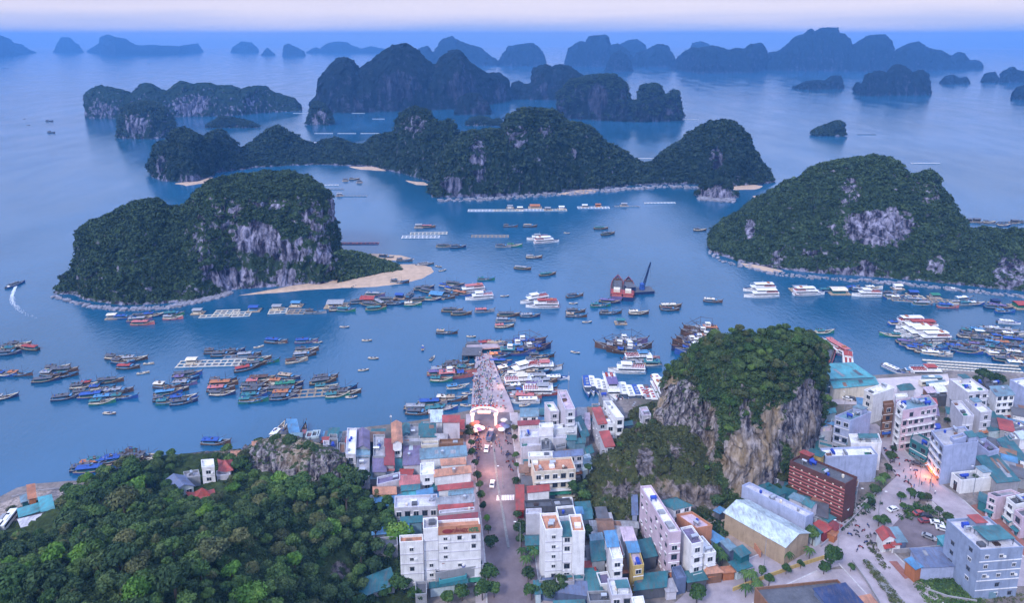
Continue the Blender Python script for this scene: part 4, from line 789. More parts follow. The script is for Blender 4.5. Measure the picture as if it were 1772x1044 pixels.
    if 'w' in opts and first:
        (stripes(b, emit) if wall == 'maroon' else None); d_ = MB(); b.box(d_, W * .35, -.08, 0, W * .35 + min(2.4, W * .3), -.003, 2.5); emit(d_, 'door', cm(rng.choice(['dwood', 'steel', 'grey', 'teal'])) if True else None)
HOUSES = []

RT = dict(F='flat roof', S='sheet roof', X='gabled roof', Y='gabled roof', H='hipped roof', P='flared roof')
def block(where, ox, oy, s, text, z0=2.0):
    """entries: FLx,FLy FRx,FRy BRx,BRy height wall rooftype+colour [options]; + starts a further volume of the same building"""
    ents = []
    for ln in text.strip().split(';'):
        t = ln.split()
        if not t: continue
        plus = t[0] == '+'; t = t[1:] if plus else t
        pt = [tuple(float(v) for v in p.split(',')) for p in t[:3]]; pt = [(ox + x / s, oy + y / s) for x, y in pt]
        e = dict(pt=pt, h=float(t[3]), wall=t[4], rt=t[5][0], rc=t[5][1:], opts=t[6] if len(t) > 6 else '')
        if plus: ents[-1]['more'].append(e)
        else: e['more'] = []; ents.append(e)
    looks = {}
    for e in ents:
        b = BLD(*e['pt'], e['h'], z0); e['b'] = b; fl = max(1, int(round(e['h'] / 3.35))); e['name'] = 'shed' if e['h'] < 5.5 and e['rt'] == 'S' else 'apartment_building' if e['h'] > 12.5 else 'house'
        size = 'narrow ' if b.W < 6 else 'long ' if max(b.W, b.D) > 22 else ''; fls = ['', 'one', 'two', 'three', 'four', 'five', 'six', 'seven'][min(7, fl)] + '-storey '
        e['lab'] = f"{size}{COLN[e['wall']]} {'' if e['name'] == 'shed' else fls}{e['name'].split('_')[0] if e['name'] != 'apartment_building' else 'block'} with {COLN[e['rc']]} {RT[e['rt']]}"; looks.setdefault(e['lab'], []).append(e)
    for e in ents:
        same = sorted(looks[e['lab']], key=lambda z: z['pt'][0][0] + z['pt'][0][1] * .01); i = same.index(e); n = len(same)
        lab = e['lab'] + (', ' if n == 1 else f", {'leftmost' if i == 0 else 'rightmost' if i == n - 1 else ORD[i + 1]} such ") + where
        lab = lab.replace('narrow ', '') if len(lab.split()) > 16 else lab
        b = e['b']; root = bpy.data.objects.new(e['name'], None); COL.objects.link(root); root.location = (b.o[0], b.o[1], z0); root['_o'] = [float(b.o[0]), float(b.o[1])]
        tag(root, lab, {'shed': 'shed', 'house': 'house', 'apartment_building': 'building'}[e['name']], 'buildings of the fishing town'); rng = random.Random(int(e['pt'][0][0] * 37 + e['pt'][0][1] * 11))
        shell(b, root, e['wall'], e['rt'], e['rc'], rng, e['opts'])
        for m_ in e['more']: shell(BLD(*m_['pt'], m_['h'], z0), root, m_['wall'], m_['rt'], m_['rc'], rng, m_['opts'], False)
        del root['_o']; HOUSES.append((e, root))
    return ents
block('in the rows west of the street', 560, 680, 5.22, '''200,570 290,575 300,340 10 lav Fwhite wl;300,500 410,505 405,350 9 grey Ydpurp;295,580 412,578 410,508 8 grey Ssteel;295,780 412,775 415,585 7.5 grey Fconcrete w;195,866 290,868 290,716 5 concrete Sdteal;295,864 410,862 410,790 5.2 grey Sdgrey
450,590 555,590 550,395 8 grey Fconcrete;450,712 560,712 558,602 7 grey Sdpurp;555,650 632,652 630,445 8 concrete Sdred;560,705 632,700 635,657 6 concrete Spink;625,455 705,450 695,275 12 white Yterra wB;710,390 772,365 770,285 7 steel Yteal w
722,655 870,645 870,475 7 lav Sdpurp;720,462 872,458 868,408 9 grey Fconcrete;1080,265 1228,265 1225,217 12 lav Sred;970,265 1070,263 1070,175 5.5 white Spale;878,598 1290,566 1280,494 9 white Ssteel;880,490 1035,485 1035,450 8 cream Fconcrete;1045,480 1262,474 1262,432 8 brown Fbrown
1068,655 1280,640 1272,600 9.5 white Sterra;1005,758 1328,718 1322,672 9 white Sterra r;872,765 1000,752 998,645 8.5 white Fwhite w;1040,882 1345,850 1342,818 9 white Sred;1135,925 1345,905 1345,868 8 white Ssteel;1022,1020 1358,982 1355,930 9 grey Sgrey
692,835 862,828 858,762 7 concrete Spink;708,885 862,872 862,838 6.8 concrete Steal;715,935 845,925 845,892 6 pale Scyan;848,930 982,905 980,872 6.8 pale Ssky;482,850 690,800 690,735 7 lav Fdpurp;455,915 650,912 645,850 6 yellow Xterra;265,928 380,920 378,872 4 pale Ssky
262,975 455,970 455,938 4 pale Spale;468,990 570,985 568,932 4.5 steel Ssky;572,1015 728,990 722,930 5 steel Ssky;50,545 130,545 128,432 6.5 grey Fdgrey w;0,492 48,490 45,448 6 lav Fconcrete w;140,560 195,560 195,470 6 grey Fbrown w;420,440 548,438 545,370 5.5 dgrey Sbrown;780,400 860,398 860,300 5 grey Fconcrete;865,400 1010,398 1008,300 6 white Sdteal;-60,560 -5,560 -5,500 6 grey Fconcrete w;-60,620 40,618 40,560 5 lav Sdpurp;60,640 190,640 190,575 5.5 grey Fdgrey w;-5,440 45,438 42,402 5 pinkw Xred w;55,425 125,423 122,390 5 grey Fdgrey'''.replace('\n', ';'))
ht = block('near the west kerb by the hotel', 560, 844, 5.22, '''640,205 1030,185 1025,80 8 lav Flav w;1045,205 1345,188 1340,155 9 white Sred;1045,258 1362,225 1360,196 8.6 lav Flav;1035,305 1385,268 1385,238 10 brown Sdred
1035,425 1418,400 1402,300 19.5 white Fterra wsrx;+ 900,398 1032,388 1028,292 21 white Fconcrete ws;+ 688,520 898,508 894,445 17.5 white Fterra ws
445,425 770,395 765,345 6.5 grey Ssky;450,565 670,545 665,460 6 concrete Fdgrey;700,322 885,308 885,268 7 steel Sdteal;305,1005 640,872 600,752 5 concrete Sdteal x;72,1058 248,1038 187,908 4.2 concrete Steal x;238,1003 318,978 277,908 3.6 bright Sbright x;1010,798 1440,722 1435,676 6.2 grey Fdgrey u;1045,868 1290,820 1287,788 4.2 cyan Fcyan x;965,905 1295,858 1292,826 3.6 pale Sdteal x;830,992 932,985 930,868 4.4 grey Fdgrey
288,480 350,478 348,405 4 grey Fconcrete w;365,505 450,460 447,415 4 grey Sgrey;368,560 440,545 440,500 3.6 pale Sgrey'''.replace('\n', ';'))
block('in the rows east of the street', 820, 660, 5.22, '''425,320 578,315 575,258 9 white Ssteel w;405,398 590,388 585,360 8 white Sdred;422,532 592,522 588,450 9 lav Flav;590,436 718,430 716,392 13 white Fwhite ws;722,448 932,425 930,388 10.5 white Fwhite ws;828,275 915,268 838,94 18.5 lav Fpinkw w;690,290 770,285 716,202 13 lav Fwhite w;985,515 1040,490 965,337 6 concrete Sdteal x;1010,440 1045,436 1040,312 5 pinkw Spinkw x
715,532 838,528 836,500 8 lav Flav;840,530 920,530 920,498 8.5 steel Steal;922,560 1005,556 1000,524 7 steel Steal;428,612 605,592 600,540 7 lav Flav;612,640 690,630 686,540 7.5 grey Fdgrey;740,628 832,608 830,575 6 grey Fdgrey;490,700 722,690 720,650 9 white Fwhite w;725,690 985,665 978,626 10 lav Sslate wr
548,838 920,812 880,702 11 cream Fterra wB;490,1005 680,985 675,945 8 white Sred;1128,388 1197,380 1140,260 12 lav Sred lw;1200,400 1272,398 1195,258 11 white Fconcrete w;1280,345 1355,340 1242,190 14 white Fwhite wlB;1165,190 1240,185 1202,97 9 grey Fconcrete
1190,595 1268,585 1216,472 10 lav Sred w;1205,700 1275,690 1268,650 4 pale Scyan x;1355,540 1480,520 1440,402 5.5 slate Fslate;1442,460 1512,462 1472,388 5 dgrey Sblack x;1330,665 1395,640 1362,562 4 steel Ssky x;1530,330 1600,320 1562,245 10 lav Fpinkw wl;1028,660 1080,640 1058,590 4 pale Steal x;985,755 1060,742 1045,706 4 pale Ssteel x;985,805 1060,792 1052,762 4.2 pale Spale x;1005,700 1050,690 1040,668 4 pale Spale x'''.replace('\n', ';'))
block('by the bottom centre tower', 820, 844, 5.22, '''470,262 610,255 610,208 10 lav Flav;765,290 925,275 897,182 15 white Fdgrey;645,405 800,395 745,250 21 white Fterra ws;+ 802,440 886,436 860,330 19 white Sdteal w;+ 890,420 1003,415 966,264 20 white Fterra lr;590,868 990,852 1000,806 4.2 grey Fdgrey;615,925 1025,975 1012,872 4 slate Sslate x;1072,665 1185,652 1165,505 7 grey Sdteal x;1065,500 1165,480 1150,424 7.4 grey Ssteel x
1212,535 1305,528 1276,412 13 lav Ssky l;+ 1250,670 1345,660 1310,538 12 white Fwhite wB;1362,480 1460,475 1426,378 10.5 grey Spinkw;+ 1405,585 1495,580 1462,487 10 grey Ssky;+ 1440,735 1535,720 1497,592 9 yellow Fpinkw w;1045,950 1155,945 1118,788 4 pale Steal x;1245,1000 1430,990 1386,840 9 lav Fwhite wc;1045,1055 1240,1048 1216,955 6 grey Fdgrey;1440,1090 1545,1080 1527,1004 8 white Fwhite
470,200 720,185 702,124 6 dgrey Fdgrey;725,188 890,168 862,112 6.5 dgrey Fdgrey;915,238 985,238 972,190 8 lav Ssky;985,290 1065,280 1056,228 5 lav Steal;1150,360 1325,365 1292,308 4 brown Xbrown;1350,352 1480,362 1466,312 4 grey Xgrey;388,200 450,200 444,10 3.8 red Sred x;735,1075 1000,1065 990,1030 4 pale Steal x;560,960 605,955 590,860 4 pale Steal x'''.replace('\n', ';'))
block('in the lanes right of the tower', 1080, 820, 4.66, '''365,495 458,485 216,112 17 pinkw Fwhite wl;545,592 640,570 545,437 14 white Fdpurp wB;650,670 740,650 632,522 9.5 white Fwhite wB;400,290 540,255 420,194 12 white Hdteal w;585,460 710,435 546,324 9 terra Fpinkw;742,560 800,525 705,472 4 steel Ssky x;850,620 905,600 836,542 4.4 slate Ssteel x;942,672 1012,640 955,592 6.5 dteal Sdteal x;915,785 1025,745 960,690 3.6 pale Sdteal x
85,940 335,910 345,808 4 dgrey Sdteal x;165,680 260,660 212,542 5 dgrey Sdteal x;425,870 500,855 457,762 5 slate Fslate x;515,875 665,850 628,784 4 dgrey Steal x;660,805 790,790 745,738 4.2 brown Hterra x;800,800 890,790 870,757 3.2 orange Sorange x
815,315 1300,590 1490,480 7.5 tan Xpale x;950,112 1465,368 1526,338 9 bluew Flav;1065,112 1200,188 1300,166 7.5 steel Sdteal;1335,192 1440,238 1477,212 8.5 lav Ssteel;1445,242 1508,274 1556,244 9 lav Xteal;1520,412 1580,440 1640,420 4 dred Sred x;1475,445 1545,500 1590,480 4.5 pale Sdteal x;1180,80 1280,110 1320,85 5 dteal Sdteal x;70,330 105,330 100,200 6 bluew Sslate x;730,300 770,320 812,298 3.4 dgrey Ssky x'''.replace('\n', ';'))
block('beside the harbour plaza', 1372, 600, 4.43, '''260,248 615,232 460,142 8 steel Scyan x;315,320 655,290 622,242 6 cream Scyan x;825,335 935,325 910,292 5 lav Hdteal;545,345 618,385 776,330 13.5 white Fwhite wl;845,505 1108,462 1042,384 18 pinkw Fsteel wlB;+ 792,455 840,500 870,470 18.5 white Fwhite w;700,465 775,455 765,425 15 brown Fbrown wl
1340,365 1500,350 1352,248 14 lav Fwhite w;1565,380 1700,370 1642,312 12.5 white Ssteel wB;1790,335 1900,320 1772,252 13 bluew Fwhite;1305,550 1388,543 1292,428 10 lav Flav w;1440,520 1525,510 1402,412 11 lav Fwhite w;1510,645 1690,628 1602,545 4 pale Sdteal x
1030,290 1170,277 1162,262 4 teal Ssteel x;1055,308 1200,292 1192,276 4.2 white Swhite x;1040,360 1100,352 1060,315 4 brown Spinkw x;1110,350 1180,345 1150,305 4 brown Swhite x;1040,400 1180,390 1172,362 4.5 dgrey Fdgrey;215,480 268,470 262,440 5 terra Xterra;230,520 330,505 320,480 4 pale Scyan x;790,400 880,395 872,372 5 white Fwhite;1240,300 1330,296 1322,262 6 white Fwhite;1390,300 1470,296 1460,270 5 dgrey Fdgrey;1480,320 1600,316 1595,275 6 dgrey Fdgrey;1640,600 1700,640 1790,620 4 grey Fwhite;1700,540 1760,536 1750,505 4 dgrey Sdgrey x;1090,625 1130,622 1120,598 4 bright Sbright x;240,612 318,600 310,585 5 slate Ssky x'''.replace('\n', ';'))
block('around the road junction', 1372, 700, 4.43, '''-22,446 402,628 492,575 15 maroon Fdgrey u;0,690 260,800 300,770 4 brown Sbrown x;250,418 650,402 600,337 11 bluew Fwhite l;445,312 680,310 656,240 11.5 white Fwhite c;322,105 440,140 600,72 14.5 bluew Fsteel w;120,372 215,402 240,378 14 yellow Sdteal;140,268 235,250 262,218 5 steel Spale x;150,180 235,160 258,130 4.5 steel Scyan x;200,230 300,215 290,180 6 lav Fpinkw
1060,217 1155,337 1420,300 16 bluew Fconcrete wB;+ 1205,262 1235,290 1330,262 18 bluew Fconcrete;900,277 1035,352 1062,290 6.5 teal Fgrey w;1215,540 1290,600 1545,572 5 white Fgrey w;1565,600 1735,585 1562,408 6 concrete Sdteal x;1500,380 1580,360 1440,252 8.5 bluew Fdpurp;1700,440 1790,410 1652,264 5.5 bluew Sdteal x;1740,270 1800,262 1760,215 5 white Spale x;1660,290 1740,280 1700,230 6 grey Fwhite'''.replace('\n', ';'))
block('in the bottom right corner', 1372, 844, 4.43, '''1495,60 1565,92 1740,62 8.5 pinkw Fgrey wl;1635,92 1705,150 1880,112 9 white Fdgrey wl;1700,190 1760,242 1900,212 8 pinkw Fdgrey wl;1425,95 1490,130 1502,82 4 teal Sdteal x;1438,500 1766,475 1490,242 17 steelb Flav lwsc;985,612 1250,600 1162,480 5 bluew Sslate x;865,560 940,625 985,612 5.2 orange Ssky x;690,405 780,388 735,320 5 white Yred w;800,420 870,415 800,322 3.6 slate Ssteel x;765,440 825,435 815,407 3.4 white Sred x;1160,450 1215,440 1166,380 3 cyan Scyan x
-120,1000 540,930 340,725 7 brown Fdgrey x;290,930 530,885 400,758 8.4 slate Snavy x;540,905 640,885 592,835 2.6 terra Sterra x;150,290 240,345 290,320 4 dred Sred x;200,220 270,260 320,240 4 concrete Steal x;110,120 180,160 230,130 4.6 lav Sbrown x;330,150 420,170 440,120 4.2 pale Spale x;270,300 330,330 370,300 3.5 lav Sdred x;240,340 320,372 345,345 3 orange Sorange x'''.replace('\n', ';'))
block('on the left shore below the hill', 0, 740, 3.435, '''118,532 245,495 235,458 4 concrete Scyan x;250,500 320,485 302,418 5 concrete Scyan x;130,592 300,552 282,518 3.6 slate Slav x;172,425 210,418 203,352 6 orange Sorange x;0,762 62,722 108,668 4 sky Ssky x;1040,380 1150,350 1090,290 7 pale Yslate w;1150,440 1290,425 1262,385 6 white Pred w;1200,250 1275,245 1270,200 9 white Fwhite w;1100,315 1190,300 1180,262 5 grey Fconcrete;1310,262 1374,258 1370,200 5 white Pred w;1290,300 1370,290 1365,262 4 lav Fconcrete;130,445 165,435 160,405 3.5 teal Ssteel x;380,450 440,440 430,415 3 steel Ssky x'''.replace('\n', ';'))
block('on the shore behind the rocky knoll', 380, 720, 3.222, '''10,300 62,300 60,262 5 white Pred w;70,235 130,232 125,195 5 white Xterra w;188,175 242,172 238,142 5.5 white Xterra w;296,168 345,165 342,142 5 white Ppink w;399,130 452,130 428,34 3.4 dgrey Ssky x;480,160 560,158 556,120 4 dgrey Fdgrey;510,215 565,213 562,170 5 grey Fconcrete w'''.replace('\n', ';'))

# lean-tos and small sheds that fill the plots between the traced houses
def inpoly(x, y, w3):
    c = False
    for i in range(len(w3)):
        (x1, y1), (x2, y2) = w3[i], w3[i - 1]
        if (y1 > y) != (y2 > y) and x < (x2 - x1) * (y - y1) / (y2 - y1) + x1: c = not c
    return c
def grown(b, g): return [b.m(-g, -g), b.m(b.W + g, -g), b.m(b.W + g, b.D + g), b.m(-g, b.D + g)]
FOOT = []
for e, r_ in HOUSES:
    FOOT.append(grown(e['b'], .3))
    for m_ in e['more']: FOOT.append(grown(BLD(*m_['pt'], m_['h']), .3))
def fillers(where, poly, n, ang, seed, hs=(2.8, 5.2)):
    w3 = [P(x, y, 2)[:2] for x, y in poly]; xs = [p[0] for p in w3]; ys = [p[1] for p in w3]; g = random.Random(seed); out = []; tries = 0
    while len(out) < n and tries < 4000:
        tries += 1; x, y = g.uniform(min(xs), max(xs)), g.uniform(min(ys), max(ys)); w_, d_ = g.uniform(3, 6), g.uniform(3.5, 8); a = rad(ang) + g.gauss(0, .04); u = (math.cos(a), math.sin(a)); v = (-u[1], u[0])
        pts = [(x + u[0] * w_ * i + v[0] * d_ * j, y + u[1] * w_ * i + v[1] * d_ * j) for i in (0, .33, .66, 1) for j in (0, .33, .66, 1)]
        if not all(inpoly(px, py, w3) for px, py in (pts[0], pts[3], pts[12], pts[15])): continue
        if any(inpoly(px, py, f) for f in FOOT for px, py in pts): continue
        b = BLD.__new__(BLD); b.h = g.uniform(*hs); b.z0 = 2.0; b.o = np.array([x, y]); b.W, b.D = w_, d_; b.ux, b.uy = np.array(u), np.array(v); FOOT.append(grown(b, .2))
        rt = g.choice('SSSFX'); rc = g.choice(['teal', 'steel', 'dgrey', 'dpurp', 'brown', 'dteal', 'grey', 'concrete', 'red', 'sky', 'dgrey']); wl = g.choice(['lav', 'grey', 'concrete', 'white', 'concrete', 'pale']); out.append((b, rt, rc, wl))
    look = {}
    for t in out: look.setdefault((t[3], t[2], t[1]), []).append(t)
    for (b, rt, rc, wl) in out:
        same = sorted(look[(wl, rc, rt)], key=lambda t: t[0].o[0]); i = [t[0] for t in same].index(b); root = bpy.data.objects.new('shed', None); COL.objects.link(root); root.location = (b.o[0], b.o[1], 2.0); root['_o'] = [float(b.o[0]), float(b.o[1])]
        tag(root, f"low {COLN[wl]} shed with {COLN[rc]} {RT[rt]}{'' if len(same) == 1 else ', ' + ORD[min(i + 1, 16)] + ' such'} {where}", 'shed', 'sheds between the town houses'); rng = random.Random(seed + int(b.o[0] * 10))
        shell(b, root, wl, rt, rc, rng, 'w' if rng.random() < .4 else 'x'); del root['_o']
fillers('in the plots west of the street', [(560,760),(700,745),(812,735),(822,800),(832,890),(700,900),(640,860),(600,830)], 46, 0, 1)
fillers('in the plots east of the street', [(893,725),(1000,715),(1050,705),(1090,700),(1085,740),(1040,790),(1000,850),(900,860)], 34, 0, 2)
fillers('around the bottom centre tower', [(903,870),(1010,870),(1090,900),(1100,1000),(1210,1000),(1180,1040),(910,1040)], 34, 4, 3)
fillers('behind the warehouse', [(1255,880),(1290,850),(1370,830),(1370,870),(1460,900),(1480,885),(1440,925),(1390,915),(1330,890)], 22, -30, 4)
fillers('left of the maroon block', [(1405,720),(1470,740),(1500,760),(1520,800),(1480,870),(1440,860),(1380,815),(1400,780)], 22, -28, 5)
fillers('in the harbour lanes', [(1425,700),(1560,700),(1640,690),(1790,690),(1790,790),(1700,760),(1640,740),(1600,760),(1540,750),(1500,730)], 40, -25, 6)
fillers('in the lots beyond the junction', [(1610,760),(1700,770),(1790,800),(1790,860),(1740,840),(1660,790)], 22, -30, 7)
fillers('behind the street houses at far right', [(1740,880),(1790,860),(1800,960),(1770,950)], 8, -40, 8)
fillers('on the shore by the knoll', [(440,775),(560,758),(600,755),(600,780),(540,775),(470,785)], 12, 5, 9, (2.6, 4.5))
# the warehouse: grey roof bay and yellow gable end
for e, r_ in HOUSES:
    if e['wall'] == 'tan':
        b = e['b']; z = 7.5; mb = MB(); off = -np.array(b.o); rh = min(2.4, b.D * .22 + .4)
        q = [b.m(b.W * .18, -.52), b.m(b.W * .38, -.52), b.m(b.W * .38, b.D / 2), b.m(b.W * .18, b.D / 2)]; q = [(x + off[0], y + off[1]) for x, y in q]
        mb.add([q[0] + (z + .02,), q[1] + (z + .02,), q[2] + (z + rh + .17,), q[3] + (z + rh + .17,)], [(0, 1, 2, 3)]); mb.obj('roof_bay', roof_mat('steel'), r_)
        mb = MB(); b.box(mb, -.1, .2, 0, -.02, b.D - .2, z - .3); mb.v = [(x + off[0], y + off[1], zz) for x, y, zz in mb.v]; mb.obj('gable_wall', wall_mat('yellow'), r_)
        for k in range(5): mb = MB(); b.box(mb, b.W * (.15 + .17 * k), -.12, .2, b.W * (.15 + .17 * k) + b.W * .14, -.01, 4.6); mb.v = [(x + off[0], y + off[1], zz) for x, y, zz in mb.v]; mb.obj('open_bay_shade', cm('black'), r_)  # black slabs stand in for the shade inside the open front
# ================================================================== ground, roads, pier, near hill and rock
CONC = mat('concrete_paving', (.42,.37,.37), .9, var=.3, vscale=.18); ASPH = mat('asphalt', (.185,.15,.16), .9, var=.4, vscale=.12)
def ground_mat():
    b = NB('town_ground'); n = b.noise(.05, 6, .7); n2 = b.noise(.6, 6, .7)
    a = b.ramp(n, [(.35, (.07, .09, .045)), (.48, (.17, .14, .12)), (.62, (.27, .23, .21))]); a = b.mix(b.math('MULTIPLY', b.ramp(n2, [(.45, 0.0), (.62, 1.0)]), .6), a, (.08, .075, .07)); b.l(a, b.b.inputs['Base Color']); b.b.inputs['Roughness'].default_value = .95; return b.m
GM = ground_mat()
shore = [(-120,905),(-40,885),(0,868),(30,852),(60,845),(120,840),(165,838),(215,822),(330,812),(400,800),(470,775),(520,765),(560,758),(600,752),(640,745),(700,738),(760,728),(815,716),(890,716),(960,716),(1010,712),(1060,700),(1100,695),(1160,702),(1220,700),(1300,690),(1400,672),(1440,662),(1492,662),(1500,656),(1560,652),(1640,646),(1700,650),(1772,652),(1900,655)]
w3 = [P(x, y, .2)[:2] for x, y in shore]; mb = MB(); poly = [(-420, 40), (420, 40)] + [(420, w3[-1][1])] + w3[::-1] + [(-420, w3[0][1] - 10)]
mb.prism(poly, -1, 2.0); tag(mb.obj('ground', GM), kind='structure')
def strip(name, pts, wid, z, m, kind='structure', off=0, th=None):
    c = [Vector(P(x, y, 2.0)[:2] + (0,)) for x, y in pts]; ls = []; rs = []
    for i, p in enumerate(c):
        d = (c[min(i + 1, len(c) - 1)] - c[max(i - 1, 0)]).normalized(); n = Vector((-d.y, d.x, 0)); w_ = wid[i] if hasattr(wid, '__len__') else wid; ls.append(p + n * (w_ / 2 + off)); rs.append(p - n * (w_ / 2 - off))
    mb = MB()
    for i in range(len(c) - 1):
        q = [(v.x, v.y) for v in (rs[i], rs[i + 1], ls[i + 1], ls[i])]
        if th: mb.prism(q, z - th, z)
        else: mb.add([(x, y, z) for x, y in q], [(0, 1, 2, 3)])
    return tag(mb.obj(name, m), kind=kind)
ST = [(851,716),(854,760),(862,838),(873,900),(882,960),(890,1044),(905,1180)]
strip('pavement', ST, 24, 2.10, CONC, th=.3); strip('road', ST, 17.0, 2.14, ASPH)
def median():
    strip('median_kerb', [(853.5,768),(861,838),(872,900),(880,950)], .9, 2.32, mat('kerb', (.22,.22,.22), .9, var=.4, vscale=2), th=.3)
median()
mb = MB(); a = Vector(P(859, 863, 2)); b_ = Vector(P(890, 862, 2)); d = (b_ - a)
for i in range(11):
    c = a + d * (i + .5) / 11; mb.add([(c.x - .22, c.y - 1.5, 2.149), (c.x + .22, c.y - 1.5, 2.149), (c.x + .30, c.y + 1.5, 2.149), (c.x - .14, c.y + 1.5, 2.149)], [(0, 1, 2, 3)])
tag(mb.obj('road_markings', cm('white')), kind='structure')
PALE = mat('pale_road', (.36,.315,.335), .9, var=.32, vscale=.14)
strip('road', [(1500,735),(1530,762),(1560,798),(1590,832)], [9, 10, 12, 16], 2.06, PALE); strip('road', [(1575,815),(1600,838),(1645,870),(1700,925),(1790,1015)], [14, 13, 12, 12, 12], 2.068, PALE)
strip('road', [(1592,826),(1545,868),(1502,905),(1458,948)], [12, 11, 13, 17], 2.076, PALE); strip('road', [(1470,940),(1385,965),(1310,998),(1220,1050),(1190,1080)], [16, 14, 13, 14, 14], 2.084, PALE)
strip('road', [(1445,925),(1500,968),(1560,1030),(1640,1130)], [16, 21, 22, 22], 2.092, PALE)
strip('road', [(1640,690),(1700,740),(1790,800)], 7, 2.1, PALE)
strip('planted_median', [(1497,970),(1520,998),(1548,1035),(1590,1090)], [1.5, 3.2, 3.4, 3.4], 2.35, mat('kerb'  , (.4, .38, .38)), th=.3)
def flatpoly(name, pts, z, m, th=None): return sheet(name, pts, z, m, th=th)
flatpoly('quay', [(1490,664),(1500,657),(1560,653),(1640,647),(1650,690),(1600,705),(1540,705),(1470,700),(1425,700),(1422,745),(1405,735),(1412,690),(1440,668)], 2.12, mat('quay_paving', (.52,.46,.46), .9, var=.25, vscale=.2), th=1.2)
flatpoly('forecourt', [(1330,1015),(1372,990),(1470,985),(1500,1012),(1530,1044),(1560,1090),(1290,1090)], 2.11, PALE)
flatpoly('yard', [(1228,905),(1262,880),(1330,925),(1318,968),(1290,960)], 2.05, mat('yard_dirt', (.34,.27,.23), .95, var=.3, vscale=.3))
flatpoly('car_park', [(1545,900),(1560,880),(1600,878),(1640,910),(1640,945),(1570,952),(1540,935)], 2.05, ASPH)
flatpoly('lawn', [(1578,1005),(1640,995),(1672,1010),(1700,1044),(1640,1060),(1600,1040)], 2.06, mat('grass_ground', (.06,.10,.03), .95, var=.5, vscale=.5))
flatpoly('forecourt', [(1538,972),(1552,972),(1576,1000),(1566,1003)], 2.12, mat('brick_paving', (.30,.13,.10), .9, var=.3, vscale=.5))
flatpoly('pavement', [(1680,875),(1700,872),(1800,960),(1800,990)], 2.12, mat('brick_paving', (.30,.13,.10)))
flatpoly('shore_rubble', [(-20,905),(0,873),(60,849),(120,843),(170,840),(150,860),(110,865),(100,880),(60,885),(20,905)], 2.04, mat('rubble', (.34,.28,.24), .95, var=.6, vscale=1.2))
# ---- pier
DECK = mat('pier_deck', (.34,.29,.31), .85, var=.25, vscale=.25)
def pier():
    root = bpy.data.objects.new('pier', None); COL.objects.link(root); o = P(848, 700, 0); root.location = (o[0], o[1], 0); tag(root, 'long concrete pier crowded with people and baskets, leading out from the lit arch', 'pier')
    z = 2.2; L_ = [(815,714),(817,680),(820,650),(823,622),(823,612)]; R_ = [(890,714),(882,690),(868,660),(856,630),(850,612)]
    p = [P(x, y, z)[:2] for x, y in R_] ; q = [P(x, y, z)[:2] for x, y in L_]; mb = MB(); poly = [(a[0] - o[0], a[1] - o[1]) for a in p + q[::-1]]
    mb.prism(poly, 1.5, z); mb.obj('deck', DECK, root)
    hd = [P(x, y, z)[:2] for x, y in ((806,606),(872,600),(870,594),(808,597))]; mb = MB(); mb.prism([(a[0] - o[0], a[1] - o[1]) for a in hd], 1.45, z - .02); mb.obj('pier_head', DECK, root)
    for side in (L_, R_):
        rs = resample([P(x, y, 0)[:2] for x, y in side], 16)
        for (x, y) in rs[1:]: mb = MB(); mb.tube((x - o[0] + (.6 if side is L_ else -.6), y - o[1], -1), (x - o[0] + (.6 if side is L_ else -.6), y - o[1], 1.52), .35, n=8); mb.obj('pile', CONC, root)
    for i in range(7):
        x, y, _ = P(808 + i * 10, 605, 0); mb = MB(); mb.tube((x - o[0], y - o[1] + .8, -1), (x - o[0], y - o[1] + .8, 1.5), .4, n=8); mb.obj('pile', CONC, root)
pier()
mb = MB()                                        # timber landing stage left of the pier
o = P(806, 618, 0)
root = bpy.data.objects.new('landing_stage', None); COL.objects.link(root); root.location = (o[0], o[1], 0); tag(root, 'dark timber landing stage on tall piles at the left of the pier head', 'landing stage')
mb.box(-2, -4, 2.6, 9, 6, 2.95); mb.obj('deck', cm('dgrey'), root)
for i in range(4):
    for j in range(3): mb = MB(); mb.tube((-1.5 + i * 3.3, -3.5 + j * 4.5, -1), (-1.5 + i * 3.3, -3.5 + j * 4.5, 2.6), .28, n=7); mb.obj('pile', cm('dwood'), root)
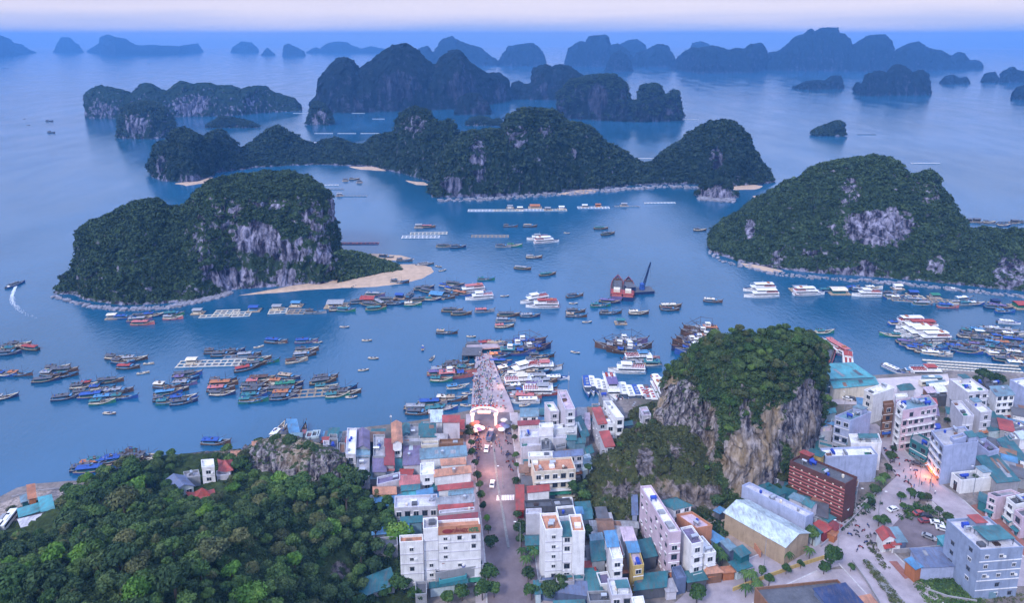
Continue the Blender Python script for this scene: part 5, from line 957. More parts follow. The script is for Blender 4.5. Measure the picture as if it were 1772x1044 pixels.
# ---- entrance arch with its warm light
def arch():
    a, b_ = Vector(P(818, 736, 2.2)), Vector(P(858, 736, 2.2)); root = bpy.data.objects.new('entrance_arch', None); COL.objects.link(root); c = (a + b_) / 2; root.location = (c.x, c.y, 2.15)
    tag(root, 'glowing white and orange entrance arch over the street at the pier root', 'arch'); h = (b_ - a).length / 2
    WA = mat('arch_white', (.82,.74,.66), .5, emit=(1, .62, .40), es=.32)
    for s in (-1, 1): mb = MB(); mb.box(s * h - .6, -.6, 0, s * h + .6, .6, 5.2); mb.box(s * h - .9, -.9, 5.2, s * h + .9, .9, 5.6); mb.obj('pillar', WA, root)
    mb = MB(); n = 16
    for i in range(n):
        t0, t1 = math.pi * i / n, math.pi * (i + 1) / n; q = [(-(h + 1.2) * math.cos(t), 5.6 + 3.0 * math.sin(t)) for t in (t0, t1)]
        mb.prism([(q[0][0], -.45), (q[1][0], -.45), (q[1][0], .45), (q[0][0], .45)], [q[0][1], q[1][1], q[1][1], q[0][1]], [q[0][1] + .5, q[1][1] + .5, q[1][1] + .5, q[0][1] + .5])
    mb.obj('arch_beam', WA, root); mb = MB(); mb.box(-h * .55, -.7, 6.2, h * .55, -.5, 7.6); mb.obj('sign_panel', mat('sign_glow', (.9,.6,.5), .5, emit=(1, .45, .30), es=.8), root)
    mb = MB()
    for i in range(7): x = -h + 2 * h * i / 6; mb.box(x - .04, -.04, 8.0, x + .04, .04, 10); mb.box(x, -.02, 9.2, x + .9, .02, 10)
    mb.obj('flag', cm('red'), root)
    for x, e, y in ((-3, 350, -2), (3, 350, -2), (0, 1500, -6), (0, 4200, -13)):
        l = bpy.data.lights.new('arch_lamp', 'POINT'); l.energy = e * .5; l.color = (1, .34, .16); l.shadow_soft_size = .6; lo = bpy.data.objects.new('arch_lamp', l); COL.objects.link(lo); lo.parent = root; lo.location = (x, y, 5.4 if y > -10 else 8)
arch()
def glow(px, py, z, e, col=(1, .45, .2)):
    l = bpy.data.lights.new('lamp_light', 'POINT'); l.energy = e; l.color = col; l.shadow_soft_size = .4; lo = bpy.data.objects.new('lamp_light', l); COL.objects.link(lo); lo.location = P(px, py, z)
glow(853, 601, 5, 900); glow(866, 700, 5, 420, (1, .5, .25)); glow(866, 660, 5, 420, (1, .5, .25)); glow(862, 630, 5, 250, (1, .5, .25)); glow(1606, 815, 5, 1300, (1, .25, .08)); glow(1655, 662, 7, 700, (1, .8, .6)); glow(842, 778, 3, 260, (1, .5, .25)); glow(848, 800, 7, 1500, (1, .42, .24)); glow(856, 845, 7, 700, (1, .5, .32))  # last two glows are added to warm the street, no lamp stands there
# ---- near wooded hill: thin-plate surface through points read off the slope
def tps(ctrl, qx, qy, lam=0.3):
    c = np.array([P(x, y, z) for x, y, z in ctrl]); k = len(c); d = np.hypot(c[:, None, 0] - c[None, :, 0], c[:, None, 1] - c[None, :, 1]) / 50
    U = lambda r: np.where(r > 1e-9, r * r * np.log(r + 1e-12), 0); A = np.zeros((k + 3, k + 3)); A[:k, :k] = U(d) + np.eye(k) * lam * .02; A[:k, k] = 1; A[:k, k + 1:] = c[:, :2] / 50; A[k:, :k] = A[:k, k:].T
    w_ = np.linalg.solve(A, np.r_[c[:, 2], 0, 0, 0]); q = np.stack([qx, qy], 1); r = np.hypot(q[:, None, 0] - c[None, :, 0], q[:, None, 1] - c[None, :, 1]) / 50
    return U(r) @ w_[:k] + w_[k] + (q / 50) @ w_[k + 1:]
def heightfield(name, ctrl, m, rough, seed, step=1.1, box=None, base=1.0, patches=(), cap=70, **kw):
    c = np.array([P(x, y, z) for x, y, z in ctrl]); x0, y0 = c[:, :2].min(0) - 4; x1, y1 = c[:, :2].max(0) + 4
    if box: x0, x1, y0, y1 = max(x0, box[0]), min(x1, box[1]), max(y0, box[2]), min(y1, box[3])
    nx, ny = int((x1 - x0) / step), int((y1 - y0) / step); gx, gy = np.meshgrid(np.linspace(x0, x1, nx), np.linspace(y0, y1, ny)); h = tps(ctrl, gx.ravel(), gy.ravel())
    # outside the hull of the control points the land falls away
    dn = np.min(np.hypot(gx.ravel()[:, None] - c[None, :, 0], gy.ravel()[:, None] - c[None, :, 1]), 1); h = h - np.clip(dn - 22, 0, 60) * .8
    V = np.stack([gx.ravel(), gy.ravel(), np.clip(h, -3.0, cap)], 1); return finish(name, V, nx, ny, m, rough, patches, seed=seed, **kw)
HILL = [(-60,985,6),(-60,1044,20),(0,965,9),(50,930,10),(90,905,11),(130,872,11),(180,840,10),(230,818,9),(290,838,5),(330,850,4),(360,870,7),(380,890,12),(400,840,6),(345,815,3),(440,800,4),(520,795,3),(590,810,3),(560,830,4),(480,830,5),(625,850,7),(655,900,6),(690,950,4),(705,1000,3),(700,1044,3),(690,1100,2),
        (100,985,28),(160,920,22),(250,900,24),(220,960,36),(300,960,38),(100,1060,45),(200,1044,48),(350,1044,44),(400,930,27),(450,900,17),(450,1000,30),(520,880,11),(550,930,16),(570,975,14),(600,1000,9),(640,940,7),(500,1060,24),(600,1060,8),(300,1150,55),(500,1200,30),(0,1150,50),
        (30,905,1.5),(110,862,1.5),(215,812,1),(330,835,3),(420,785,1.5),(600,785,1.5),(660,860,1.5),(715,940,1.5),(740,1044,1.5),(-80,940,1.5)]
T_HILL = terrain_mat('hill_soil', (.05,.075,.025), (.36,.30,.28), (.05,.045,.05), ochre=.4, sc_=1.8)
heightfield('hill', HILL, T_HILL, 2.4, 70, patches=[(500,800,70,28,.7),(590,990,24,24,.5),(560,950,20,12,.3),(225,835,30,20,.4)], small=1.4)
KN_ = island([(405,800),(415,785),(440,775),(455,770),(480,765),(505,762),(530,768),(560,775),(585,785),(600,800)], [(400,812),(450,828),(520,842),(570,850),(600,845)], 11, m=T_NEAR, rough=2.2, seed=71, nu=170, nf=46, nb=16, steep=3.0, z0=2, rockbase=.5, name='rock_knoll')
# scrub slope and old quarry left of the big rock
SLOPE = [(985,865,2),(1000,905,2),(1040,900,4),(1100,900,4),(1100,850,10),(1110,815,16),(1050,840,8),(1020,840,5),(1060,800,11),(1090,770,13),(1120,745,16),(1150,730,12),(1170,700,8),(1130,705,5),(1090,740,4),(1060,765,3),(1030,800,3),(1150,790,14),(1200,800,13),(1180,840,10),(1150,880,5),(1220,870,5),(1260,870,4),(1300,880,3),(1240,900,2),(1180,905,2),(1120,925,2),(1060,930,2),(1250,790,12),(1300,760,12),(1300,700,8),(1220,700,8)]
heightfield('scrub_slope', SLOPE, terrain_mat('scrub_soil', (.075,.085,.03), (.42,.36,.36), (.06,.05,.045), ochre=.5, sc_=1.6), 3.0, 72, step=.8, rockbase=.14, patches=[(1115,800,18,30,.7),(1190,860,30,30,.7),(1150,850,26,26,.5),(1230,860,30,26,.7),(1090,850,30,16,.4),(1170,780,18,18,.4),(1060,850,30,16,.35)], small=1.4)
ROCK = island([(1148,668),(1160,650),(1183,632),(1200,612),(1225,600),(1238,602),(1250,590),(1270,586),(1300,590),(1320,588),(1335,580),(1355,574),(1375,577),(1395,586),(1408,590),(1420,602),(1424,625),(1422,650)],
       [(1148,742),(1190,800),(1225,840),(1262,880),(1300,878),(1340,850),(1378,838),(1400,815),(1422,770)], 34, back=26, m=T_NEAR, rough=3.4, seed=73, nu=260, nf=150, nb=30, steep=[(1145,1.6),(1190,2.6),(1240,3.4),(1330,4.0),(1400,4.6),(1425,5)], z0=2, name='limestone_rock', slope=(.45, .8),
       patches=[(1165,705,34,52,.95),(1225,745,26,60,.45),(1300,800,58,72,.95),(1395,740,34,90,.95),(1350,730,40,40,.55),(1290,720,12,40,.5),(1200,780,40,40,.6)])
LEFTF = island([(1118,740),(1130,715),(1145,690),(1160,672),(1180,662),(1200,668),(1222,690)], [(1105,752),(1140,780),(1180,800),(1222,815)], 13, m=T_NEAR, rough=3.0, seed=74, nu=140, nf=80, nb=12, steep=2.8, z0=2, rockbase=.55, name='rock_outcrop')

KERB = mat('kerb_stone', (.50,.48,.48), .9, var=.3, vscale=1)
def kerbs(pts, wid, sides=(1, -1), z=2.2):
    for sd_ in sides: strip('kerb', pts, .45, z, KERB, off=sd_ * wid / 2, th=.2)
kerbs(ST, 17.0); kerbs([(1512,745),(1532,764),(1555,795)], 10.5, (1,)); kerbs([(1640,868),(1700,925),(1790,1015)], 12.4); kerbs([(1385,965),(1310,998),(1220,1050)], 13.6); kerbs([(1545,868),(1502,905),(1475,932)], 12.5, (-1,)); kerbs([(1500,968),(1560,1030),(1640,1130)], 21.6)
strip('pavement', [(1640,868),(1700,925),(1790,1015)], 2.6, 2.19, CONC, off=-7.8, th=.2); strip('pavement', [(1385,965),(1310,998),(1220,1050)], 2.4, 2.19, CONC, off=8.2, th=.2)

def garden_wall(pts, h, c, label):
    c3 = [P(x, y, 2.05) for x, y in pts]; mb = MB()
    for i in range(len(c3) - 1): mb.bar((c3[i][0], c3[i][1], 2.0 + h / 2), (c3[i + 1][0], c3[i + 1][1], 2.0 + h / 2), .25, h)
    tag(mb.obj('boundary_wall', wall_mat(c)), label, 'wall')
garden_wall([(1268,1024),(1330,1000),(1375,984),(1432,966)], 1.4, 'yellow', 'low ochre wall along the pale curving road by the palms'); garden_wall([(1475,975),(1500,1010),(1530,1060)], 1.2, 'concrete', 'grey wall beside the forecourt at bottom right')
garden_wall([(1262,905),(1290,928),(1316,966)], 2.4, 'terra', 'brick wall closing the yard in front of the warehouse'); garden_wall([(1420,948),(1470,905),(1502,872)], 1.0, 'concrete', 'grey verge wall below the maroon block'); garden_wall([(1545,958),(1590,955),(1636,950)], 1.6, 'concrete', 'wall between the car park and the low blue shops')
garden_wall([(1600,1022),(1640,1036),(1690,1044)], 1.0, 'concrete', 'low wall at the edge of the lawn'); garden_wall([(20,862),(60,852),(120,846),(165,843)], .7, 'concrete', 'low sea wall on the rubble shore at far left')
# ================================================================== vegetation
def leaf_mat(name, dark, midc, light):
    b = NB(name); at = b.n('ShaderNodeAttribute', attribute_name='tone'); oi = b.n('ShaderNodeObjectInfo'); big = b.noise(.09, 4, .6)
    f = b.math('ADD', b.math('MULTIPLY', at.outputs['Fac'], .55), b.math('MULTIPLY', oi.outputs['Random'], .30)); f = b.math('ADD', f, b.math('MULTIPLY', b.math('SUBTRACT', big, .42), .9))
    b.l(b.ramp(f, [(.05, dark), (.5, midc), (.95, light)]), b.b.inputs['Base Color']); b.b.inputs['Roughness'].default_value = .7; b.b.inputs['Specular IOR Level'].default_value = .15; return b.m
LEAF = [leaf_mat('leaf_dark', (.012,.028,.014), (.038,.075,.030), (.10,.15,.05)), leaf_mat('leaf_green', (.014,.036,.012), (.050,.105,.030), (.14,.22,.055)), leaf_mat('leaf_bright', (.03,.07,.012), (.09,.20,.03), (.22,.34,.07)), leaf_mat('leaf_olive', (.025,.030,.014), (.065,.085,.035), (.16,.17,.07))]
LEAF_RIDGE_SHADED = leaf_mat('leaf_ridge_shaded', (.008,.018,.014), (.024,.046,.028), (.055,.085,.045))  # same foliage as the other islands, the ridge's dimness put into the colour
LEAF_FAR = leaf_mat('leaf_far', (.012,.026,.016), (.044,.078,.036), (.10,.15,.06))
BARK = mat('bark', (.10,.075,.06), .95, var=.3, vscale=3)
def quads(c, n, size, rng):
    """leaf quads at points c facing roughly n"""
    k = len(c); a = rng.normal(size=(k, 3)); n = n + a * .55; n /= np.linalg.norm(n, axis=1)[:, None] + 1e-9
    u = np.cross(n, rng.normal(size=(k, 3))); u /= np.linalg.norm(u, axis=1)[:, None] + 1e-9; v = np.cross(n, u); s = (size * rng.uniform(.6, 1.3, k))[:, None]
    V = np.stack([c - u * s - v * s * .7, c + u * s - v * s * .4, c + u * s * .8 + v * s * .8, c - u * s * .6 + v * s * .6], 1).reshape(-1, 3)
    return V
def crown_mesh(seed, r, h, nb, nq, size, m):
    g = np.random.default_rng(seed); C_ = []; N_ = []; T_ = []
    for i in range(nb):
        a = g.uniform(0, 2 * math.pi); d = r * .62 * math.sqrt(g.uniform(0, 1)) if i else 0; br = r * g.uniform(.32, .52); cz = h * (.55 + .45 * (1 - (d / r) ** 1.5) * g.uniform(.6, 1.0))
        c0 = np.array([math.cos(a) * d, math.sin(a) * d, cz]); q = g.normal(size=(nq, 3)); q /= np.linalg.norm(q, axis=1)[:, None]; q[:, 2] = np.where(q[:, 2] < -.45, -q[:, 2], q[:, 2]); rr = g.uniform(.72, 1.08, nq)[:, None]
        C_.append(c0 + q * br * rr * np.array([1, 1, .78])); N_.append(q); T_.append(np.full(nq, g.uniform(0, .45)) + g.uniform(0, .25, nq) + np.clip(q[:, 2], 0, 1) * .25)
    V = quads(np.concatenate(C_), np.concatenate(N_), size, g); T = np.concatenate(T_); k = len(T)
    return np_mesh('crown', V, np.arange(k * 4).reshape(-1, 4), [m], attrs={'tone': ('FACE', T)})
def trunk_mesh(h, r=.18, seed=0):
    g = random.Random(seed); mb = MB(); mb.tube((0, 0, -1.0), (.1, .05, h * .55), r * 1.3, r * .8, 7)
    for i in range(4): a = g.uniform(0, 6.28); mb.tube((.1, .05, h * .45), (math.cos(a) * h * .28, math.sin(a) * h * .28, h * g.uniform(.7, .85)), r * .6, r * .2, 5)
    return mb.mesh('trunk', [BARK])
CR = {}
def crown(kind, k):
    key = (kind, k)
    if key not in CR:
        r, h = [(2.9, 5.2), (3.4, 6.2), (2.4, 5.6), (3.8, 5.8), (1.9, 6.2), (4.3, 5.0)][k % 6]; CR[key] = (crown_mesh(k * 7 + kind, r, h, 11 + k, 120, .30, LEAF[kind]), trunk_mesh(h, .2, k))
    return CR[key]
def tree(x, y, z, kind, k, s, label, group, name='tree', cat='tree'):
    root = bpy.data.objects.new(name, None); COL.objects.link(root); root.location = (x, y, z); root.rotation_euler = (0, 0, R.uniform(0, 6.28)); root.scale = (s, s, s * R.uniform(.85, 1.15)); tag(root, label, cat, group)
    cm_, tm = crown(kind, k); link('crown', cm_, root); link('trunk', tm, root); return root
def surf_points(idx, n, spacing, seed, thr=.42, zmin=2.6, within=None):
    V, Fc, rock, o = LAND[idx]; c = V[Fc].mean(1); rk = rock[Fc].mean(1); e1 = V[Fc[:, 2]] - V[Fc[:, 0]]; e2 = V[Fc[:, 3]] - V[Fc[:, 1]]; ar = np.linalg.norm(np.cross(e1, e2), axis=1) / 2
    nn = np.cross(e1, e2); nn /= np.linalg.norm(nn, axis=1)[:, None] + 1e-9; nn[nn[:, 2] < 0] *= -1
    nz_ = fbm(c, 7, 3, seed); ok = (rk + nz_ * .35 < thr) & (c[:, 2] > zmin); q = proj(c); ok &= (q[:, 0] > -60) & (q[:, 0] < 1840) & (q[:, 1] < 1120)
    if within is not None: ok &= within(q, c)
    p = np.where(ok, ar, 0); g = np.random.default_rng(seed)
    if p.sum() <= 0: return np.zeros((0, 3)), np.zeros((0, 3))
    i = g.choice(len(c), size=int(n), p=p / p.sum()); pts = V[Fc[i, 0]] * .0 + c[i] + (V[Fc[i, 1]] - V[Fc[i, 0]]) * g.uniform(-.5, .5, (len(i), 1)) + (V[Fc[i, 3]] - V[Fc[i, 0]]) * g.uniform(-.5, .5, (len(i), 1))
    if spacing:
        cell = {}; keep = []
        for j, p_ in enumerate(pts):
            ky = tuple((p_ // spacing).astype(int)); bad = False
            for a in (-1, 0, 1):
                for b in (-1, 0, 1):
                    for e in (-1, 0, 1):
                        for t in cell.get((ky[0] + a, ky[1] + b, ky[2] + e), ()):
                            if np.linalg.norm(pts[t] - p_) < spacing: bad = True
            if not bad: cell.setdefault(ky, []).append(j); keep.append(j)
        pts, i = pts[keep], i[keep]
    return pts, nn[i]
def undergrowth(name, pts, nn, size, nq, leaf, m, seed):
    g = np.random.default_rng(seed); T = []
    for t in range(8):
        q = g.normal(size=(nq, 3)); q /= np.linalg.norm(q, axis=1)[:, None]; q[:, 2] = np.abs(q[:, 2]) * 1.0 - .15; T.append(q)
    k = len(pts); ti = g.integers(0, 8, k); s = size * g.uniform(.55, 1.35, k); Q = np.stack(T)[ti]; a = g.uniform(0, 6.28, k); ca, sa = np.cos(a)[:, None], np.sin(a)[:, None]
    Q = np.stack([Q[:, :, 0] * ca - Q[:, :, 1] * sa, Q[:, :, 0] * sa + Q[:, :, 1] * ca, Q[:, :, 2]], 2); Cc = (pts + nn * (s * .25)[:, None])[:, None] + Q * s[:, None, None] * np.array([1, 1, .8]) * g.uniform(.8, 1.1, (k, nq, 1))
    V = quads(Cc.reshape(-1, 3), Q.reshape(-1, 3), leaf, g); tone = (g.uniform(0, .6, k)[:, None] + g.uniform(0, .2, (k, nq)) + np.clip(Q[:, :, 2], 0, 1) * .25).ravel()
    o = link(name, np_mesh(name, V, np.arange(len(V)).reshape(-1, 4), [m], attrs={'tone': ('FACE', tone)})); return tag(o, kind='stuff')
names = {o.name: i for i, (_, _, _, o) in enumerate(LAND)}
def idx(o): return [i for i, l in enumerate(LAND) if l[3] == o][0]
iLI, iRI, iROCK, iKN, iLF = idx(LI), idx(RI), idx(ROCK), idx(KN_), idx(LEFTF)
iHILL, iSL = [i for i, l in enumerate(LAND) if l[3].name == 'hill'][0], [i for i, l in enumerate(LAND) if l[3].name == 'scrub_slope'][0]
for i_, n_, s_, l_ in ((iLI, 8000, 1.9, .62), (iRI, 9000, 2.0, .65), (idx(GP), 600, 1.5, .55)):
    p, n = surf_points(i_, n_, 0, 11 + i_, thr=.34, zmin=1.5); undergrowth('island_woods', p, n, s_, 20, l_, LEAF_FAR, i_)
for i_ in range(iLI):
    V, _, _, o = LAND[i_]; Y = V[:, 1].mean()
    if Y < 1500: p, n = surf_points(i_, 3000, 0, 20 + i_, thr=.32, zmin=2); undergrowth('island_woods', p, n, 2.3 * (Y / 800) ** .5, 10, 1.3, LEAF_RIDGE_SHADED, i_) if len(p) else None
# near hill: single trees over low growth
clear = lambda q, c: ~(((q[:, 0] - 590) / 32) ** 2 + ((q[:, 1] - 985) / 26) ** 2 < 1) & ~((q[:, 0] > 640) & (q[:, 1] > 1000)) & ~(((q[:, 0] - 345) / 52) ** 2 + ((q[:, 1] - 838) / 42) ** 2 < 1) & ~((q[:, 0] < 110) & (q[:, 1] < 935)) & ~(((q[:, 0] - 520) / 88) ** 2 + ((q[:, 1] - 806) / 40) ** 2 < 1) & (c[:, 2] > 2.4)
def above(q, c): return clear(q, c)
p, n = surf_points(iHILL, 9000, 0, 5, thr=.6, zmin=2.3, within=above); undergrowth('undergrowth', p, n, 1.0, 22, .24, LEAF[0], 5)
p, n = surf_points(iHILL, 1800, 3.3, 6, thr=.55, zmin=2.6, within=lambda q, c: above(q, c) & (q[:, 1] < 1075)); kinds = ['dark green', 'mid green', 'bright green', 'olive brown']
g_ = random.Random(4)
for q in p[:135]:
    kd = g_.choices([0, 1, 2, 3], [4, 5, 1.8, .8])[0]; tree(q[0], q[1], q[2] - .7, kd, g_.randrange(6), g_.choice([.7, .85, 1.0, 1.15, 1.35]) * g_.uniform(.85, 1.15), f"{kinds[kd]} broadleaf tree in the dense wood covering the near left hill", 'trees of the near left hill')
def woods(name, pts, kinds_, seed, smin, smax, dz):
    g = random.Random(seed)
    for kd in set(kinds_):
        V = []; T = []
        for q in pts:
            if g.choice(kinds_) != kd: continue
            me = crown(kd, g.randrange(6))[0]; co = np.empty(len(me.vertices) * 3, np.float32); me.vertices.foreach_get('co', co); co = co.reshape(-1, 3); t = np.empty(len(me.polygons), np.float32); me.attributes['tone'].data.foreach_get('value', t)
            a = g.uniform(0, 6.28); s = g.uniform(smin, smax); co = np.stack([co[:, 0] * math.cos(a) - co[:, 1] * math.sin(a), co[:, 0] * math.sin(a) + co[:, 1] * math.cos(a), co[:, 2]], 1) * s + np.array([q[0], q[1], q[2] + dz]); V.append(co); T.append(t + g.uniform(-.1, .4))
        if V: V = np.concatenate(V); tag(link(name, np_mesh(name, V, np.arange(len(V)).reshape(-1, 4), [LEAF[kd]], attrs={'tone': ('FACE', np.concatenate(T))})), kind='stuff')
g2 = np.random.default_rng(3); woods('woods', p[135:], [0, 0, 0, 1, 1, 1, 3], 3, .5, .95, -.8)
p, n = surf_points(iROCK, 1200, 2.9, 8, thr=.40, zmin=18); g_ = random.Random(5)
for q in p[:65]:
    kd = g_.choices([0, 1, 3], [5, 4, 1])[0]; tree(q[0], q[1], q[2] - 1.6, kd, g_.randrange(4), g_.uniform(.62, 1.0), f"{kinds[kd]} tree crowning the tall limestone rock behind the town", 'trees on the limestone rock')
woods('woods', p[65:], [0, 0, 1, 3], 5, .45, .8, -.9)
p, n = surf_points(iROCK, 6000, 0, 9, thr=.45, zmin=4); undergrowth('undergrowth', p, n, 1.1, 26, .26, LEAF[0], 9)
p, n = surf_points(iSL, 3000, 0, 12, thr=.34, zmin=2.3); undergrowth('undergrowth', p, n, .9, 22, .24, LEAF[3], 12)
p, n = surf_points(iSL, 160, 3.5, 44, thr=.3, zmin=2.5); woods('woods', p, [0, 1, 3, 3], 8, .3, .65, -.7)
p, n = surf_points(iKN, 1200, 0, 13, thr=.36, zmin=3); undergrowth('undergrowth', p, n, .9, 22, .24, LEAF[0], 13)
p, n = surf_points(iLF, 500, 0, 14, thr=.30, zmin=3); undergrowth('undergrowth', p, n, .9, 22, .24, LEAF[0], 14)
for i, (x, y, kd, s) in enumerate([(1045,840,2,.6),(1105,798,2,.7),(1018,815,1,.7),(1000,860,0,.9),(990,850,1,.8),(1012,870,1,.8),(1045,880,0,.8),(1080,885,0,.75),(1010,890,1,.7),(1240,878,0,.8),(1265,868,1,.7),(1285,885,0,.9),(1300,872,0,.7),(1330,858,0,.7),(1345,850,1,.6),(1225,820,1,.8),(1235,800,0,.8)]):
    pt = P(x, y, 6 if y < 860 else 2.5); tree(pt[0], pt[1], pt[2] - 1, kd, i % 4, s, f"{kinds[kd]} bushy tree on the scrub slope at the foot of the limestone rock", 'trees at the rock foot')
# street and garden trees
def town_trees(where, group, lst):
    order = sorted(range(len(lst)), key=lambda i: lst[i][1]); 
    for i, t in enumerate(lst):
        x, y, kd, s = t[:4]; pt = P(x, y, 2.0); r_ = order.index(i); n = len(lst)
        od = 'farthest' if r_ == 0 else 'nearest' if r_ == n - 1 else (ORD[r_ + 1] + ' farthest' if r_ < 8 else ORD[n - r_] + ' nearest' if n - r_ < 16 else 'middle')
        tree(pt[0], pt[1], 2.0, kd, (i * 3 + 1) % 4, s, f"{kinds[kd]} tree {where}, {od}", group)
town_trees('on the west kerb of the main street', 'street trees west side', [(812,760,0,.75),(815,776,0,.7),(817,792,1,.6),(822,812,0,.65),(826,832,0,.6),(830,852,0,.65),(832,868,1,.6),(836,886,0,.6),(843,905,2,.45),(845,925,0,.6),(849,950,0,.75),(811,748,0,.6)])
town_trees('on the east kerb of the main street', 'street trees east side', [(890,748,3,.55),(890,765,3,.55),(893,795,1,.5),(894,812,1,.5),(893,842,0,.55),(896,900,0,.7),(899,930,0,.8),(902,948,0,.8)])
town_trees('in the gardens below the hotel', 'garden trees below the hotel', [(800,1010,1,.9),(825,1000,1,.9),(845,1010,1,.95),(855,1035,1,.95),(835,1040,1,1.0),(800,1040,1,.9),(690,1030,1,1.0),(665,1040,1,1.0),(705,1022,0,.8),(720,1048,1,.9),(640,1050,0,.8),(775,1050,1,.9),(660,930,0,.8),(672,950,0,.8),(612,905,2,.8),(598,870,1,1.0),(625,880,1,1.0)])
town_trees('in the yards around the tower', 'trees around the tower', [(914,1010,0,.7),(920,1040,1,.9),(950,1040,0,.9),(970,1030,0,1.0),(1000,1040,1,.6),(1112,1030,2,.6),(1130,1030,2,.6),(945,985,0,.5),(1016,935,0,.7),(1013,915,0,.7),(985,858,1,.7),(1180,985,3,.6),(1200,1010,1,.6),(1205,1045,1,1.0)])
town_trees('around the road junction', 'trees around the junction', [(1437,985,1,1.2),(1425,995,1,.7),(1310,905,0,.8),(1308,885,1,.7),(1405,945,1,.9),(1520,912,1,.7),(1530,910,1,.6),(1558,870,1,.7),(1575,865,1,.7),(1592,868,1,.65),(1605,870,3,.5),(1562,885,1,.6),(1640,905,0,.6),(1625,893,0,.6),(1540,800,0,.7),(1535,820,0,.7),(1530,838,1,.7),(1545,785,0,.6),(1515,860,0,.7),(1505,880,0,.7),(1472,990,1,.45),(1385,985,1,.45),(1360,995,1,.5),(1330,1015,1,.7),(1317,1000,1,.55),(1385,905,0,.5),(1440,712,0,.7),(1420,735,0,.6),(1430,755,0,.6)])
town_trees('behind the harbour houses', 'trees behind the harbour houses', [(1700,665,0,1.25),(1712,668,0,1.2),(1725,672,0,1.1),(1690,672,0,1.0),(1695,700,0,.6),(1750,720,0,.8),(1640,735,0,.5),(1765,765,0,.7),(1685,845,0,.7),(1692,835,0,.6)])
# palms
def palm_mesh(seed):
    g = random.Random(seed); V = []; Fc = []; T = []
    for i in range(17):
        a = 6.28 * i / 17 + g.uniform(-.2, .2); ln = g.uniform(1.9, 2.7); up = g.uniform(.2, 1.1); pr = None
        for k in range(7):
            t = k / 6; r = ln * t; z = 4.4 + up * t * 1.4 - 2.3 * t * t; w_ = .34 * math.sin(math.pi * min(.97, t * .85 + .15)); ca, sa = math.cos(a), math.sin(a)
            cur = [(r * ca - w_ * sa, r * sa + w_ * ca, z - .22 * (w_ / .3)), (r * ca, r * sa, z), (r * ca + w_ * sa, r * sa - w_ * ca, z - .22 * (w_ / .3))]
            if pr:
                o = len(V); V += pr + cur; Fc += [(o, o + 1, o + 4, o + 3), (o + 1, o + 2, o + 5, o + 4)]; T += [g.uniform(.2, .7)] * 2
            pr = cur
    return np_mesh('fronds', V, Fc, [LEAF[1]], attrs={'tone': ('FACE', T)})
PALM = [palm_mesh(i) for i in range(3)]; mb = MB(); mb.tube((0, 0, -.2), (.15, .1, 4.5), .17, .12, 7); PTR = mb.mesh('trunk', [BARK])
for where, lst in (('beside the main street below the tower', [(903,968),(910,985),(914,1000),(918,960),(925,972)]), ('along the wall of the pale curving road', [(1505,872),(1512,855),(1497,890),(1290,1010),(1310,1030),(1300,1012),(1290,1035),(1360,975),(1400,968),(1522,845)]), ('below the terracotta-roofed hotel by the street', [(1240,968),(1248,980),(846,1000),(1105,1010)])):
    for i, (x, y) in enumerate(sorted(lst)):
        pt = P(x, y, 2); root = bpy.data.objects.new('palm_tree', None); COL.objects.link(root); root.location = pt; s = R.uniform(.8, 1.1); root.scale = (s,) * 3; root.rotation_euler = (0, 0, R.uniform(0, 6))
        tag(root, f"green palm tree {where}, {ORD[i + 1]} from left", 'palm', 'palm trees in the town'); link('fronds', PALM[i % 3], root); link('trunk', PTR, root)
# low shrubs of the planted median, the lawn and verges
def verge(name, poly_px, n, size, m, seed, z=2.3):
    w3 = [P(x, y, z)[:2] for x, y in poly_px]; xs = [p[0] for p in w3]; ys = [p[1] for p in w3]; g = random.Random(seed); pts = []
    def inside(x, y):
        c = False
        for i in range(len(w3)):
            (x1, y1), (x2, y2) = w3[i], w3[i - 1]
            if (y1 > y) != (y2 > y) and x < (x2 - x1) * (y - y1) / (y2 - y1) + x1: c = not c
        return c
    while len(pts) < n:
        x, y = g.uniform(min(xs), max(xs)), g.uniform(min(ys), max(ys))
        if inside(x, y): pts.append((x, y, z))
    pts = np.array(pts); return undergrowth(name, pts, np.tile([0, 0, 1.], (n, 1)), size, 18, size * .3, m, seed)
verge('shrubs', [(1493,972),(1501,970),(1560,1040),(1600,1090),(1585,1095),(1540,1040)], 170, .55, LEAF[3], 31)
verge('grass', [(1578,1003),(1640,993),(1675,1010),(1705,1040),(1690,1060),(1600,1044)], 420, .6, LEAF[1], 32, 2.1)
verge('shrubs', [(1550,890),(1580,872),(1605,875),(1680,915),(1665,925),(1590,900),(1560,900)], 130, .9, LEAF[1], 33, 2.1)
verge('shrubs', [(1600,1040),(1700,1025),(1772,1030),(1772,1060),(1600,1060)], 160, .5, LEAF[3], 34, 2.1)
verge('shrubs', [(1212,888),(1255,905),(1285,915),(1240,935),(1200,905)], 120, .9, LEAF[0], 35, 2.1)
verge('shrubs', [(1500,925),(1512,940),(1528,972),(1540,985),(1530,990),(1500,945)], 60, .5, LEAF[3], 36, 2.1)
verge('shrubs', [(1000,905),(1150,905),(1130,940),(1020,935)], 130, .8, LEAF[3], 37, 2.1)
verge('shrubs', [(1430,880),(1500,860),(1530,870),(1440,930)], 90, .7, LEAF[0], 38, 2.1)
verge('shrubs', [(10,880),(80,866),(60,890),(20,900)], 60, .8, LEAF[3], 39, 2.1)
